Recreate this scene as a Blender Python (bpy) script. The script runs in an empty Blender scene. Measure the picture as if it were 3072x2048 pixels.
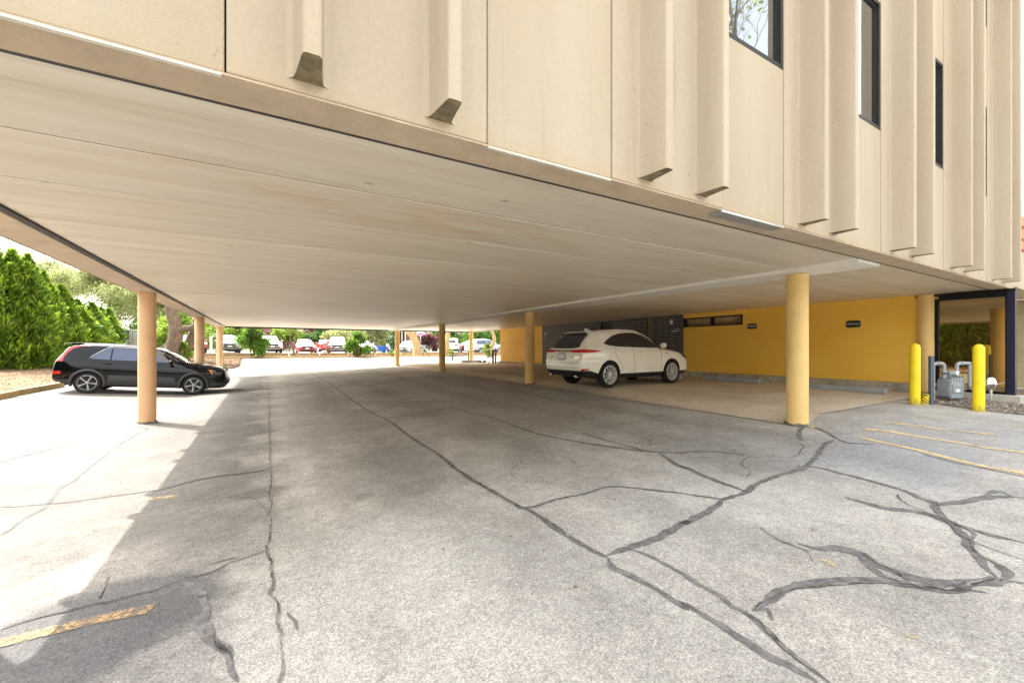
import bpy, math, random
import numpy as np
from mathutils import Vector, Matrix
from mathutils.bvhtree import BVHTree

SC = bpy.context.scene
COL = SC.collection
EYE = 1.64                      # camera height; x runs along the facade, y away from it
ANG = math.radians(30.3)
FOC = 1261.0                    # pixels of the 3072-wide photograph
CA, SA = math.cos(ANG), math.sin(ANG)
R = math.radians
rng = random.Random(7)

# ------------------------------------------------------------------ ground shape
def sstep(t):
    t = min(1.0, max(0.0, t))
    return t * t * (3 - 2 * t)

def gz(x, y):
    """Height of the ground at (x, y)."""
    x = min(20.0, max(-14.0, x))
    if x < -2.3:
        fd = -0.438 + 0.075 * min(-2.3 - x, 7.0)
    elif x < 7.66:
        fd = 0.044 * (x - 7.66)
    else:
        fd = 0.14 * sstep((x - 7.66) / 0.6) + 0.008 * (x - 7.66)
        if y < 3.6:
            k = sstep((3.6 - y) / 1.5)
            fd = fd * (1 - k) + k * 0.022 * (x - 7.66)
    w = 1 - sstep((y - 29) / 9.0)
    base = -1.27 + 0.0075 * (min(16.0, max(-12.0, y)) - 3.66)
    if y > 29:
        base += 0.037 * (min(y, 50.0) - 29)
    return EYE + base + fd * w

def ray(px, py):
    u = (px - 1536) / FOC
    v = (1045 - py) / FOC
    return Vector((SA + u * CA, CA - u * SA, v))

def onground(px, py):
    d = ray(px, py)
    t = 8.0
    for _ in range(60):
        z = gz(d.x * t, d.y * t) - EYE
        tn = z / d.z
        tn = max(0.5, min(120.0, tn))
        t = 0.5 * t + 0.5 * tn
    return Vector((d.x * t, d.y * t, gz(d.x * t, d.y * t)))

def atdepth(px, py, Z):
    d = ray(px, py)
    return Vector((d.x * Z, d.y * Z, EYE + d.z * Z))

# ------------------------------------------------------------------ mesh builder
class MB:
    def __init__(s):
        s.v, s.f, s.m = [], [], []

    def add(s, vs, fs, mi=0):
        o = len(s.v)
        s.v += [tuple(v) for v in vs]
        s.f += [tuple(i + o for i in f) for f in fs]
        s.m += [mi] * len(fs)
        return s

    def box(s, x0, x1, y0, y1, z0, z1, mi=0):
        vs = [(x0, y0, z0), (x1, y0, z0), (x1, y1, z0), (x0, y1, z0),
              (x0, y0, z1), (x1, y0, z1), (x1, y1, z1), (x0, y1, z1)]
        fs = [(0, 3, 2, 1), (4, 5, 6, 7), (0, 1, 5, 4), (1, 2, 6, 5), (2, 3, 7, 6), (3, 0, 4, 7)]
        return s.add(vs, fs, mi)

    def lathe(s, prof, c=(0, 0, 0), axis='z', n=24, mi=0, cap=True):
        vs, fs = [], []
        for r, h in prof:
            for k in range(n):
                a = 2 * math.pi * k / n
                p = (r * math.cos(a), r * math.sin(a), h)
                if axis == 'y':
                    p = (p[0], p[2], p[1])
                elif axis == 'x':
                    p = (p[2], p[0], p[1])
                vs.append((p[0] + c[0], p[1] + c[1], p[2] + c[2]))
        for i in range(len(prof) - 1):
            for k in range(n):
                k2 = (k + 1) % n
                q = (i * n + k, i * n + k2, (i + 1) * n + k2, (i + 1) * n + k)
                fs.append(q[::-1] if axis == 'y' else q)
        if cap:
            a, b = tuple(range(n))[::-1], tuple(range((len(prof) - 1) * n, len(prof) * n))
            if axis == 'y':
                a, b = a[::-1], b[::-1]
            fs += [a, b]
        return s.add(vs, fs, mi)

    def tube(s, pts, r, n=8, mi=0, cap=True):
        pts = [Vector(p) for p in pts]
        rs = r if isinstance(r, (list, tuple)) else [r] * len(pts)
        vs, fs = [], []
        up = None
        for i, p in enumerate(pts):
            if i == 0:
                t = pts[1] - p
            elif i == len(pts) - 1:
                t = p - pts[i - 1]
            else:
                t = (pts[i + 1] - p).normalized() + (p - pts[i - 1]).normalized()
            t = t.normalized() if t.length > 1e-9 else Vector((0, 0, 1))
            if up is None:
                up = Vector((0, 0, 1)) if abs(t.z) < 0.9 else Vector((1, 0, 0))
            a = t.cross(up)
            a = a.normalized() if a.length > 1e-6 else t.orthogonal().normalized()
            b = t.cross(a).normalized()
            up = -b if b.dot(up) < 0 else b
            b = t.cross(a)
            for k in range(n):
                w = 2 * math.pi * k / n
                vs.append(p + (a * math.cos(w) + b * math.sin(w)) * rs[i])
        for i in range(len(pts) - 1):
            for k in range(n):
                k2 = (k + 1) % n
                fs.append((i * n + k, i * n + k2, (i + 1) * n + k2, (i + 1) * n + k))
        if cap:
            fs += [tuple(range(n))[::-1], tuple(range((len(pts) - 1) * n, len(pts) * n))]
        return s.add(vs, fs, mi)

    def prism(s, poly, lo, hi, axis='z', mi=0, mi_lo=None):
        """poly: 2D outline; extruded from lo to hi along axis."""
        n = len(poly)
        def P(a, b, h):
            return {'z': (a, b, h), 'y': (a, h, b), 'x': (h, a, b)}[axis]
        vs = [P(a, b, lo) for a, b in poly] + [P(a, b, hi) for a, b in poly]
        s.add(vs, [(i, (i + 1) % n, n + (i + 1) % n, n + i) for i in range(n)], mi)
        o = len(s.v) - 2 * n
        s.f += [tuple(o + i for i in range(n))[::-1], tuple(o + n + i for i in range(n))]
        s.m += [mi if mi_lo is None else mi_lo, mi]
        return s

    def build(s, name, mats, parent=None, smooth=False, world=False, bevel=0.0, autos=None, seg=2):
        me = bpy.data.meshes.new(name)
        vs = s.v
        if world and parent is not None:
            l = parent.location
            vs = [(v[0] - l.x, v[1] - l.y, v[2] - l.z) for v in vs]
        me.from_pydata(vs, [], s.f)
        if not isinstance(mats, (list, tuple)):
            mats = [mats]
        for m in mats:
            me.materials.append(m)
        me.polygons.foreach_set('material_index', s.m)
        import bmesh
        bm = bmesh.new(); bm.from_mesh(me)
        bmesh.ops.recalc_face_normals(bm, faces=bm.faces)
        bm.to_mesh(me); bm.free()
        if smooth or autos:
            me.polygons.foreach_set('use_smooth', [True] * len(me.polygons))
            if autos:
                me.set_sharp_from_angle(angle=R(autos))
        me.update()
        o = bpy.data.objects.new(name, me)
        COL.objects.link(o)
        if parent is not None:
            o.parent = parent
        if bevel:
            b = o.modifiers.new('edge', 'BEVEL'); b.width = bevel; b.segments = seg
            b.limit_method = 'ANGLE'; b.angle_limit = R(40)
        return o

def tag(o, label=None, cat=None, group=None, kind=None):
    if label: o['label'] = label
    if cat: o['category'] = cat
    if group: o['group'] = group
    if kind: o['kind'] = kind
    return o

def thing(name, label, cat, loc=(0, 0, 0), rz=0.0, group=None):
    o = bpy.data.objects.new(name, None)
    COL.objects.link(o)
    o.location = loc
    o.rotation_euler = (0, 0, rz)
    o.empty_display_size = 0.2
    return tag(o, label, cat, group)

def copy_tree(o, parent=None):
    c = o.copy(); COL.objects.link(c)
    if parent is not None:
        c.parent = parent
    for ch in list(o.children):
        copy_tree(ch, c)
    return c

# ------------------------------------------------------------------ materials
class NT:
    """Tiny node-tree helper."""
    def __init__(s, name):
        s.mat = bpy.data.materials.new(name)
        s.mat.use_nodes = True
        s.t = s.mat.node_tree
        s.t.nodes.clear()
        s.out = s.t.nodes.new('ShaderNodeOutputMaterial')
        s.pos = None

    def n(s, typ, **kw):
        nd = s.t.nodes.new(typ)
        for k, v in kw.items():
            if k.startswith('i_'):
                key = k[2:]
                key = int(key) if key.isdigit() else key.replace('_', ' ')
                s.set(nd.inputs[key], v)
            else:
                setattr(nd, k, v)
        return nd

    def set(s, inp, v):
        if isinstance(v, bpy.types.NodeSocket):
            s.t.links.new(v, inp)
        else:
            inp.default_value = v

    def coord(s, scale=(1, 1, 1), world=True):
        if world:
            g = s.n('ShaderNodeNewGeometry').outputs['Position']
        else:
            g = s.n('ShaderNodeTexCoord').outputs['Object']
        if scale == (1, 1, 1):
            return g
        return s.n('ShaderNodeVectorMath', operation='MULTIPLY', i_0=g, i_1=scale).outputs[0]

    def noise(s, vec, scale, detail=4, rough=0.55):
        return s.n('ShaderNodeTexNoise', i_Vector=vec, i_Scale=scale, i_Detail=detail, i_Roughness=rough).outputs['Fac']

    def ramp(s, fac, lo, hi, a=0.0, b=1.0):
        return s.n('ShaderNodeMapRange', i_0=fac, i_1=lo, i_2=hi, i_3=a, i_4=b).outputs[0]

    def math(s, op, a, b=0.0):
        return s.n('ShaderNodeMath', operation=op, i_0=a, i_1=b).outputs[0]

    def mix(s, fac, a, b, blend='MIX'):
        m = s.n('ShaderNodeMix', data_type='RGBA', blend_type=blend)
        s.set(m.inputs[0], fac); s.set(m.inputs[6], a); s.set(m.inputs[7], b)
        return m.outputs[2]

    def mulval(s, col, val):
        return s.mix(1.0, col, s.n('ShaderNodeCombineColor', i_0=val, i_1=val, i_2=val).outputs[0], 'MULTIPLY')

    def bump(s, h, strength=0.3, dist=0.01):
        return s.n('ShaderNodeBump', i_Strength=strength, i_Distance=dist, i_Height=h).outputs[0]

    def principled(s, col, rough=0.6, metal=0.0, spec=0.5, coat=0.0, normal=None, **kw):
        p = s.n('ShaderNodeBsdfPrincipled')
        s.set(p.inputs['Base Color'], col)
        s.set(p.inputs['Roughness'], rough)
        s.set(p.inputs['Metallic'], metal)
        s.set(p.inputs['Specular IOR Level'], spec)
        s.set(p.inputs['Coat Weight'], coat)
        if coat:
            s.set(p.inputs['Coat Roughness'], 0.03)
        if normal is not None:
            s.set(p.inputs['Normal'], normal)
        for k, v in kw.items():
            s.set(p.inputs[k.replace('_', ' ')], v)
        s.t.links.new(p.outputs[0], s.out.inputs[0])
        return p

def rgb(*c):
    return (c[0], c[1], c[2], 1.0)

def simple(name, col, rough=0.6, metal=0.0, spec=0.5, coat=0.0, vary=0.12, scale=6.0, bump=0.0, bscale=60.0, world=False):
    t = NT(name)
    vec = t.coord(world=world)
    n = t.noise(vec, scale, 5, 0.6)
    f = t.ramp(n, 0.3, 0.7, 1 - vary, 1 + vary)
    c = t.mulval(rgb(*col), f)
    nm = None
    if bump:
        nm = t.bump(t.noise(vec, bscale, 3), bump, 0.01)
    rr = t.ramp(n, 0.3, 0.7, max(0.02, rough - 0.05), min(1, rough + 0.05))
    t.principled(c, rr, metal, spec, coat, nm)
    return t.mat

M = {}
def make_materials():
    # --- asphalt
    t = NT('asphalt')
    P = t.coord()
    big = t.noise(P, 0.28, 4, 0.6)
    mid = t.noise(P, 1.3, 5, 0.62)
    strk = t.noise(t.coord((1.6, 0.16, 1)), 1.0, 4, 0.6)
    fine = t.n('ShaderNodeTexVoronoi', i_Vector=P, i_Scale=70.0).outputs['Distance']
    grain = t.noise(P, 110.0, 2, 0.7)
    col = t.mix(t.ramp(big, 0.38, 0.62), rgb(0.375, 0.345, 0.312), rgb(0.50, 0.468, 0.428))
    col = t.mix(t.ramp(mid, 0.35, 0.7), t.mulval(col, 0.84), t.mulval(col, 1.08))
    col = t.mix(t.ramp(strk, 0.52, 0.72, 0, 0.35), col, rgb(0.27, 0.245, 0.222))
    # lane left of the long joint: darker mix, darkened further against strong sun
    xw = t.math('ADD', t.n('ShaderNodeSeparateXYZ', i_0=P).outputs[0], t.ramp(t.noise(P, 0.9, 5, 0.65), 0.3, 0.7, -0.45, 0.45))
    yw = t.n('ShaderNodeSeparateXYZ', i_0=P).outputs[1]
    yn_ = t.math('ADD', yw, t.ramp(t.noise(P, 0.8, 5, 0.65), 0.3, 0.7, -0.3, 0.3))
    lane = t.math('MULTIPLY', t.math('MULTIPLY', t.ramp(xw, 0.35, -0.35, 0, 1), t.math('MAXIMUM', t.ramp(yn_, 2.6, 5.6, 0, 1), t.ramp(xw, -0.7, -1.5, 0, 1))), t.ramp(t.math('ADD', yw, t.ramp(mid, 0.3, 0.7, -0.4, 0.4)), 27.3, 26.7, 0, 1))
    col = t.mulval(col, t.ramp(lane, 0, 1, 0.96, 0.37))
    # patches of other tone, newer darker coat among them (x, y, radius x, radius y, strength)
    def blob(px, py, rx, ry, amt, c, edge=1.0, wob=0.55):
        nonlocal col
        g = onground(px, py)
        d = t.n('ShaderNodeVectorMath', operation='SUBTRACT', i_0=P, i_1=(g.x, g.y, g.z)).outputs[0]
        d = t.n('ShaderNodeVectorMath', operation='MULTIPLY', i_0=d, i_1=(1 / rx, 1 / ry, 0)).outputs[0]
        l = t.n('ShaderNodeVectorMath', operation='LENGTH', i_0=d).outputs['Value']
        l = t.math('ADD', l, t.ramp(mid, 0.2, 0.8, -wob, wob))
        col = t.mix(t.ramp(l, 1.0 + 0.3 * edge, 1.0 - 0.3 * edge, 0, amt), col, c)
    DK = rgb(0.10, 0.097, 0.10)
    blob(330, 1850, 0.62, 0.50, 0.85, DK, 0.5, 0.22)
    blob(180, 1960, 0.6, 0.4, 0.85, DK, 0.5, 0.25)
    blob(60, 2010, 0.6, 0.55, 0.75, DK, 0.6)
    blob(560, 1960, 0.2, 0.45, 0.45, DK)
    blob(2640, 1370, 1.2, 1.0, 0.6, rgb(0.27, 0.273, 0.288))
    blob(2900, 1310, 2.6, 0.9, 0.5, rgb(0.30, 0.30, 0.308))
    blob(2260, 1330, 1.5, 0.8, 0.4, rgb(0.24, 0.232, 0.222))
    blob(950, 1230, 1.0, 3.5, 0.45, rgb(0.25, 0.22, 0.19))
    blob(1180, 1400, 0.9, 1.4, 0.4, rgb(0.19, 0.175, 0.16))
    blob(1500, 1215, 2.2, 3.2, 0.35, rgb(0.27, 0.235, 0.19))
    blob(700, 1560, 0.5, 0.9, 0.3, rgb(0.12, 0.11, 0.105))
    blob(1015, 1480, 0.16, 0.7, 0.3, rgb(0.30, 0.265, 0.235))
    blob(1090, 1490, 0.10, 0.10, 0.5, rgb(0.20, 0.185, 0.165))
    blob(780, 1480, 0.3, 0.2, 0.5, rgb(0.09, 0.085, 0.08))
    blob(1250, 1640, 0.6, 0.6, 0.35, rgb(0.56, 0.535, 0.50))
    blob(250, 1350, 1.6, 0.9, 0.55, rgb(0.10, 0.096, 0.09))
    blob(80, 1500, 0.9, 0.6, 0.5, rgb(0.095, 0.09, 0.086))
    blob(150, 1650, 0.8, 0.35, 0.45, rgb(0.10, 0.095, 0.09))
    g1 = t.math('MULTIPLY', t.ramp(fine, 0.12, 0.75, 1.18, 0.80), t.ramp(grain, 0.3, 0.7, 0.62, 1.38))
    g1 = t.math('MULTIPLY', g1, t.ramp(t.noise(P, 24.0, 3, 0.7), 0.3, 0.7, 0.84, 1.16))
    col = t.mulval(col, g1)
    pits = t.noise(P, 46.0, 3, 0.7)
    pamt = t.ramp(t.noise(P, 0.9, 4, 0.6), 0.4, 0.62, 0.12, 0.8)
    col = t.mix(t.math('MULTIPLY', t.ramp(pits, 0.58, 0.68), pamt), col, t.mulval(col, 0.38))
    # two faint lanes polished by tyres, parallel to the columns
    tx = t.n('ShaderNodeSeparateXYZ', i_0=P).outputs[0]
    tx = t.math('ADD', tx, t.ramp(t.noise(P, 0.25, 3), 0.3, 0.7, -0.5, 0.5))
    for cx in (1.6, 3.1, 5.0, 6.4):
        dx = t.math('ABSOLUTE', t.math('SUBTRACT', tx, cx))
        col = t.mulval(col, t.ramp(dx, 0.12, 0.5, 0.86, 1.0))
    # patches the size of a hand, pale scrape marks, drips of oil
    col = t.mulval(col, t.ramp(t.noise(P, 6.5, 5, 0.65), 0.3, 0.7, 0.88, 1.12))
    scr = t.noise(t.coord((0.5, 4.5, 1)), 1.3, 5, 0.7)
    col = t.mix(t.ramp(scr, 0.62, 0.78, 0, 0.35), col, t.mulval(col, 1.4))
    oil = t.n('ShaderNodeTexVoronoi', i_Vector=P, i_Scale=1.15)
    om = t.math('MULTIPLY', t.ramp(t.math('ADD', oil.outputs['Distance'], t.ramp(t.noise(P, 11, 4), 0.3, 0.7, -0.06, 0.06)), 0.10, 0.03), t.ramp(t.noise(P, 0.35, 2), 0.5, 0.6, 0, 0.55))
    col = t.mix(om, col, rgb(0.12, 0.105, 0.09))
    h = t.math('ADD', t.math('MULTIPLY', grain, 0.6), t.math('MULTIPLY', fine, -0.6))
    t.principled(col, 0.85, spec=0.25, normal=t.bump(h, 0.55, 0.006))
    M['asphalt'] = t.mat

    t = NT('crack_seal')
    P = t.coord()
    n1 = t.noise(P, 14, 4, 0.6)
    c = t.mix(t.ramp(n1, 0.35, 0.68), rgb(0.095, 0.088, 0.087), rgb(0.19, 0.178, 0.174))
    c = t.mix(t.ramp(t.noise(P, 5.0, 3), 0.58, 0.7, 0, 0.5), c, rgb(0.27, 0.255, 0.24))
    c = t.mulval(c, t.ramp(t.noise(P, 70, 3, 0.7), 0.3, 0.7, 0.7, 1.3))
    p_ = t.principled(c, 0.75, spec=0.3, normal=t.bump(t.noise(P, 90, 3), 0.4, 0.005))
    tr_ = t.n('ShaderNodeBsdfTransparent')
    hole = t.math('ADD', t.ramp(t.noise(P, 26, 4, 0.75), 0.60, 0.68), t.ramp(t.noise(P, 4.0, 4, 0.7), 0.62, 0.70, 0, 0.7))
    mx_ = t.n('ShaderNodeMixShader', i_0=t.math('MINIMUM', hole, 1.0), i_1=p_.outputs[0], i_2=tr_.outputs[0])
    t.t.links.new(mx_.outputs[0], t.out.inputs[0])
    M['seal'] = t.mat

    t = NT('black_seal_and_shadow')
    P = t.coord()
    c = t.mix(t.ramp(t.noise(P, 14, 4, 0.6), 0.35, 0.68), rgb(0.028, 0.026, 0.027), rgb(0.075, 0.07, 0.07))
    p_ = t.principled(c, 0.75, spec=0.3, normal=t.bump(t.noise(P, 90, 3), 0.4, 0.005))
    hole = t.math('ADD', t.ramp(t.noise(P, 26, 4, 0.75), 0.56, 0.66), t.ramp(t.noise(P, 4.0, 4, 0.7), 0.60, 0.70, 0, 0.7))
    mx_ = t.n('ShaderNodeMixShader', i_0=t.math('MINIMUM', hole, 1.0), i_1=p_.outputs[0], i_2=t.n('ShaderNodeBsdfTransparent').outputs[0])
    t.t.links.new(mx_.outputs[0], t.out.inputs[0])
    M['sealdark'] = t.mat
    t = NT('worn_peach_paint')
    P = t.coord()
    c = t.mulval(rgb(0.42, 0.285, 0.15), t.ramp(t.noise(P, 60, 3, 0.7), 0.3, 0.7, 0.6, 1.3))
    p_ = t.principled(c, 0.85, spec=0.2, normal=t.bump(t.noise(P, 110, 2), 0.5, 0.005))
    hole = t.math('ADD', t.ramp(t.noise(P, 6, 5, 0.75), 0.42, 0.62, 0, 0.7), t.ramp(t.noise(P, 48, 3, 0.75), 0.45, 0.58, 0, 0.5))
    mx_ = t.n('ShaderNodeMixShader', i_0=t.math('MINIMUM', hole, 0.92), i_1=p_.outputs[0], i_2=t.n('ShaderNodeBsdfTransparent').outputs[0])
    t.t.links.new(mx_.outputs[0], t.out.inputs[0])
    M['peach'] = t.mat

    t = NT('crack_gap')
    P = t.coord()
    c = t.mix(t.ramp(t.noise(P, 9, 4), 0.35, 0.65), rgb(0.04, 0.037, 0.035), rgb(0.30, 0.275, 0.25))
    t.principled(c, 0.9, spec=0.2)
    M['gap'] = t.mat

    t = NT('worn_yellow_paint')
    P = t.coord()
    c = t.mulval(rgb(0.68, 0.50, 0.25), t.ramp(t.noise(P, 90, 3, 0.7), 0.3, 0.7, 0.72, 1.2))
    p_ = t.principled(c, 0.85, spec=0.2, normal=t.bump(t.noise(P, 110, 2), 0.5, 0.005))
    hole = t.math('ADD', t.ramp(t.noise(P, 7, 5, 0.75), 0.50, 0.66, 0, 0.75), t.ramp(t.noise(P, 65, 3, 0.7), 0.48, 0.60, 0, 0.35))
    mx_ = t.n('ShaderNodeMixShader', i_0=t.math('MINIMUM', hole, 0.9), i_1=p_.outputs[0], i_2=t.n('ShaderNodeBsdfTransparent').outputs[0])
    t.t.links.new(mx_.outputs[0], t.out.inputs[0])
    M['linepaint'] = t.mat
    t = NT('faint_yellow_paint')
    P = t.coord()
    c = t.mulval(rgb(0.62, 0.47, 0.25), t.ramp(t.noise(P, 90, 3, 0.7), 0.3, 0.7, 0.72, 1.2))
    p_ = t.principled(c, 0.85, spec=0.2, normal=t.bump(t.noise(P, 110, 2), 0.5, 0.005))
    hole = t.math('ADD', t.ramp(t.noise(P, 7, 5, 0.75), 0.36, 0.56, 0, 0.75), t.ramp(t.noise(P, 65, 3, 0.7), 0.46, 0.58, 0, 0.55))
    mx_ = t.n('ShaderNodeMixShader', i_0=t.math('MINIMUM', hole, 0.97), i_1=p_.outputs[0], i_2=t.n('ShaderNodeBsdfTransparent').outputs[0])
    t.t.links.new(mx_.outputs[0], t.out.inputs[0])
    M['linefaint'] = t.mat

    # --- concrete pad under the building
    t = NT('aggregate_concrete')
    P = t.coord()
    c = t.mix(t.ramp(t.noise(P, 0.6, 5, 0.6), 0.35, 0.65), rgb(0.50, 0.41, 0.30), rgb(0.62, 0.53, 0.41))
    c = t.mulval(c, t.ramp(t.noise(P, 75, 2, 0.7), 0.3, 0.7, 0.6, 1.4))
    c = t.mix(t.ramp(t.noise(P, 1.8, 4), 0.56, 0.75, 0, 0.4), c, rgb(0.2, 0.15, 0.105))
    t.principled(c, 0.85, spec=0.25, normal=t.bump(t.noise(P, 75, 2), 0.5, 0.006))
    M['pad'] = t.mat

    # --- soffit planks
    t = NT('soffit_plank')
    P = t.coord()
    s1 = t.noise(t.coord((0.22, 3.2, 1)), 1.0, 6, 0.65)
    s2 = t.noise(t.coord((0.7, 9.0, 1)), 1.0, 5, 0.65)
    c = t.mix(t.ramp(s1, 0.32, 0.68), rgb(0.78, 0.685, 0.54), rgb(0.93, 0.855, 0.72))
    c = t.mix(t.ramp(s2, 0.52, 0.74, 0, 0.42), c, rgb(0.50, 0.415, 0.31))
    # outer planks stepped darker, part staining, part toning down the bright edge light
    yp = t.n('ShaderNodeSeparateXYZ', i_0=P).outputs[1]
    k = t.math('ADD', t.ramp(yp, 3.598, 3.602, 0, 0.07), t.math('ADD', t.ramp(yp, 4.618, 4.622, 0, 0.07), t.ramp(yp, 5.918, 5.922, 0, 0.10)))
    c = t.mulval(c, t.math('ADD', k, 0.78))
    # rust coloured water stain that follows one seam
    sy = t.n('ShaderNodeSeparateXYZ', i_0=P)
    yy = t.math('ADD', sy.outputs[1], t.ramp(t.noise(t.coord((0.8, 0.8, 1)), 1.0, 4), 0.3, 0.7, -0.35, 0.35))
    band = t.math('SUBTRACT', 1.0, t.ramp(t.math('ABSOLUTE', t.math('SUBTRACT', yy, 4.05)), 0.0, 0.5))
    xm = t.ramp(sy.outputs[0], -2.6, 0.3)
    xm = t.math('MULTIPLY', xm, t.ramp(sy.outputs[0], 4.0, 2.0))
    br = t.ramp(t.noise(t.coord((1.0, 5.0, 1)), 1.0, 5, 0.7), 0.42, 0.68)
    c = t.mix(t.math('MULTIPLY', t.math('MULTIPLY', band, xm), t.math('MULTIPLY', br, 0.75)), c, rgb(0.56, 0.34, 0.14))
    spk = t.n('ShaderNodeTexVoronoi', i_Vector=t.coord((1, 2.2, 1)), i_Scale=0.8).outputs['Distance']
    c = t.mix(t.ramp(spk, 0.05, 0.02, 0, 0.7), c, rgb(0.18, 0.14, 0.11))
    t.principled(c, 0.42, spec=0.45, normal=t.bump(s2, 0.12, 0.01))
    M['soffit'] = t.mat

    # --- facade precast, painted cream
    def cream(name, c0, c1, bs, bst, pit):
        t = NT(name)
        P = t.coord()
        v = t.noise(t.coord((1.2, 1.2, 0.25)), 1.0, 5, 0.6)
        c = t.mix(t.ramp(v, 0.33, 0.68), c0, c1)
        c = t.mulval(c, t.ramp(t.noise(P, bs * 0.6, 3, 0.7), 0.3, 0.7, 0.96, 1.04))
        dr = t.noise(t.coord((9, 9, 0.35)), 1.0, 5, 0.7)
        c = t.mix(t.ramp(dr, 0.57, 0.76, 0, 0.38), c, rgb(0.30, 0.235, 0.16))
        pv = t.n('ShaderNodeTexVoronoi', i_Vector=P, i_Scale=9.0)
        pn = t.noise(P, 1.7, 3)
        pm = t.math('MULTIPLY', t.ramp(pv.outputs['Distance'], 0.09, 0.05), t.ramp(pn, 0.54, 0.62))
        c = t.mix(t.math('MULTIPLY', pm, pit), c, rgb(0.16, 0.12, 0.075))
        # grime that sits on the lowest few centimetres of the panel
        z = t.n('ShaderNodeSeparateXYZ', i_0=P).outputs[2]
        zz = t.math('ADD', z, t.ramp(t.noise(P, 7, 5, 0.7), 0.3, 0.7, -0.07, 0.07))
        c = t.mix(t.ramp(zz, 3.03, 2.90, 0, 0.42), c, rgb(0.42, 0.32, 0.19))
        h = t.math('ADD', t.noise(P, bs, 3, 0.6), t.math('MULTIPLY', pm, -1.5))
        t.principled(c, 0.8, spec=0.3, normal=t.bump(h, bst, 0.008))
        return t.mat
    M['cream'] = cream('cream_painted_concrete', rgb(0.41, 0.335, 0.248), rgb(0.455, 0.388, 0.298), 60, 0.18, 0.8)
    M['stipple'] = cream('stippled_cream_render', rgb(0.40, 0.328, 0.238), rgb(0.45, 0.382, 0.288), 130, 0.5, 0.35)
    M['ribfoot'] = simple('shaded_dirty_rib_underside', (0.19, 0.155, 0.09), 0.95, vary=0.5, scale=14, bump=0.6, bscale=90, world=True)  # dark colour holds the shade under the rib feet along with dirt
    M['band'] = simple('sandy_panel_underside', (0.50, 0.40, 0.285), 0.9, vary=0.14, scale=5, bump=0.5, bscale=150, world=True)
    M['blackstrip'] = simple('black_joint_sealant', (0.035, 0.032, 0.03), 0.6, vary=0.4, scale=4, world=True)
    M['whitebeam'] = simple('white_painted_beam', (0.84, 0.82, 0.77), 0.6, vary=0.07, scale=2, world=True)
    M['leftbeam'] = simple('cream_beam_underside', (0.66, 0.53, 0.39), 0.8, vary=0.14, scale=3, bump=0.3, bscale=40, world=True)
    M['whitetrim'] = simple('white_trim', (0.62, 0.585, 0.51), 0.5, vary=0.06, scale=5)
    M['winframe'] = simple('dark_window_frame', (0.024, 0.022, 0.02), 0.5, spec=0.25, vary=0.12)
    M['yellow'] = None
    t = NT('ochre_wall_paint')
    P = t.coord()
    c = t.mix(t.ramp(t.noise(P, 0.9, 4), 0.3, 0.7), rgb(0.89, 0.53, 0.07), rgb(0.93, 0.585, 0.095))
    t.principled(c, 0.6, spec=0.35, normal=t.bump(t.noise(P, 120, 2), 0.2, 0.004))
    M['yellow'] = t.mat
    def worn(name, col, rough, world=True, amt=0.5, dirt=(0.16, 0.12, 0.08)):
        t = NT(name)
        P = t.coord(world=world)
        c = t.mulval(rgb(*col), t.ramp(t.noise(P, 2.5, 4), 0.3, 0.7, 0.94, 1.06))
        sc = t.noise(t.coord((5, 5, 26), world=world), 1.0, 5, 0.75)
        c = t.mix(t.ramp(sc, 0.60, 0.72, 0, amt), c, rgb(*dirt))
        dn = t.noise(t.coord((16, 16, 3), world=world), 1.0, 4, 0.7)
        z = t.n('ShaderNodeSeparateXYZ', i_0=P).outputs[2]
        zz = t.math('ADD', z, t.ramp(dn, 0.3, 0.7, -0.12, 0.12))
        lo = t.ramp(zz, 0.10, 0.0, 0, amt) if not world else t.ramp(dn, 0.62, 0.8, 0, amt * 0.4)
        c = t.mix(lo, c, rgb(*dirt))
        t.principled(c, t.ramp(sc, 0.3, 0.7, rough, rough + 0.2), spec=0.4, normal=t.bump(t.noise(P, 26, 4), 0.08, 0.01))
        return t.mat
    M['colyellow'] = worn('yellow_column_paint', (0.76, 0.52, 0.20), 0.45)
    M['colpeach'] = worn('peach_column_paint', (0.74, 0.455, 0.25), 0.45)

    # --- dark brick
    t = NT('dark_brick')
    g = t.n('ShaderNodeSeparateXYZ', i_0=t.coord())
    uv = t.n('ShaderNodeCombineXYZ', i_0=g.outputs[1], i_1=g.outputs[2], i_2=0.0).outputs[0]
    b = t.n('ShaderNodeTexBrick', i_Vector=uv, i_Scale=1.0)
    b.inputs['Color1'].default_value = rgb(0.014, 0.010, 0.012)
    b.inputs['Color2'].default_value = rgb(0.024, 0.017, 0.019)
    b.inputs['Mortar'].default_value = rgb(0.34, 0.31, 0.29)
    b.inputs['Mortar Size'].default_value = 0.009
    b.inputs['Brick Width'].default_value = 0.7
    b.inputs['Row Height'].default_value = 0.085
    b.inputs['Mortar Smooth'].default_value = 0.3
    t.principled(b.outputs['Color'], 0.5, spec=0.4, normal=t.bump(b.outputs['Fac'], -0.6, 0.008))
    M['brick'] = t.mat
    t = NT('pink_brick')
    g = t.n('ShaderNodeSeparateXYZ', i_0=t.coord())
    uv = t.n('ShaderNodeCombineXYZ', i_0=g.outputs[1], i_1=g.outputs[2], i_2=0.0).outputs[0]
    b = t.n('ShaderNodeTexBrick', i_Vector=uv, i_Scale=1.0)
    b.inputs['Color1'].default_value = rgb(0.62, 0.36, 0.27)
    b.inputs['Color2'].default_value = rgb(0.68, 0.44, 0.34)
    b.inputs['Mortar'].default_value = rgb(0.70, 0.62, 0.54)
    b.inputs['Mortar Size'].default_value = 0.01
    b.inputs['Brick Width'].default_value = 0.30
    b.inputs['Row Height'].default_value = 0.1
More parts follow.
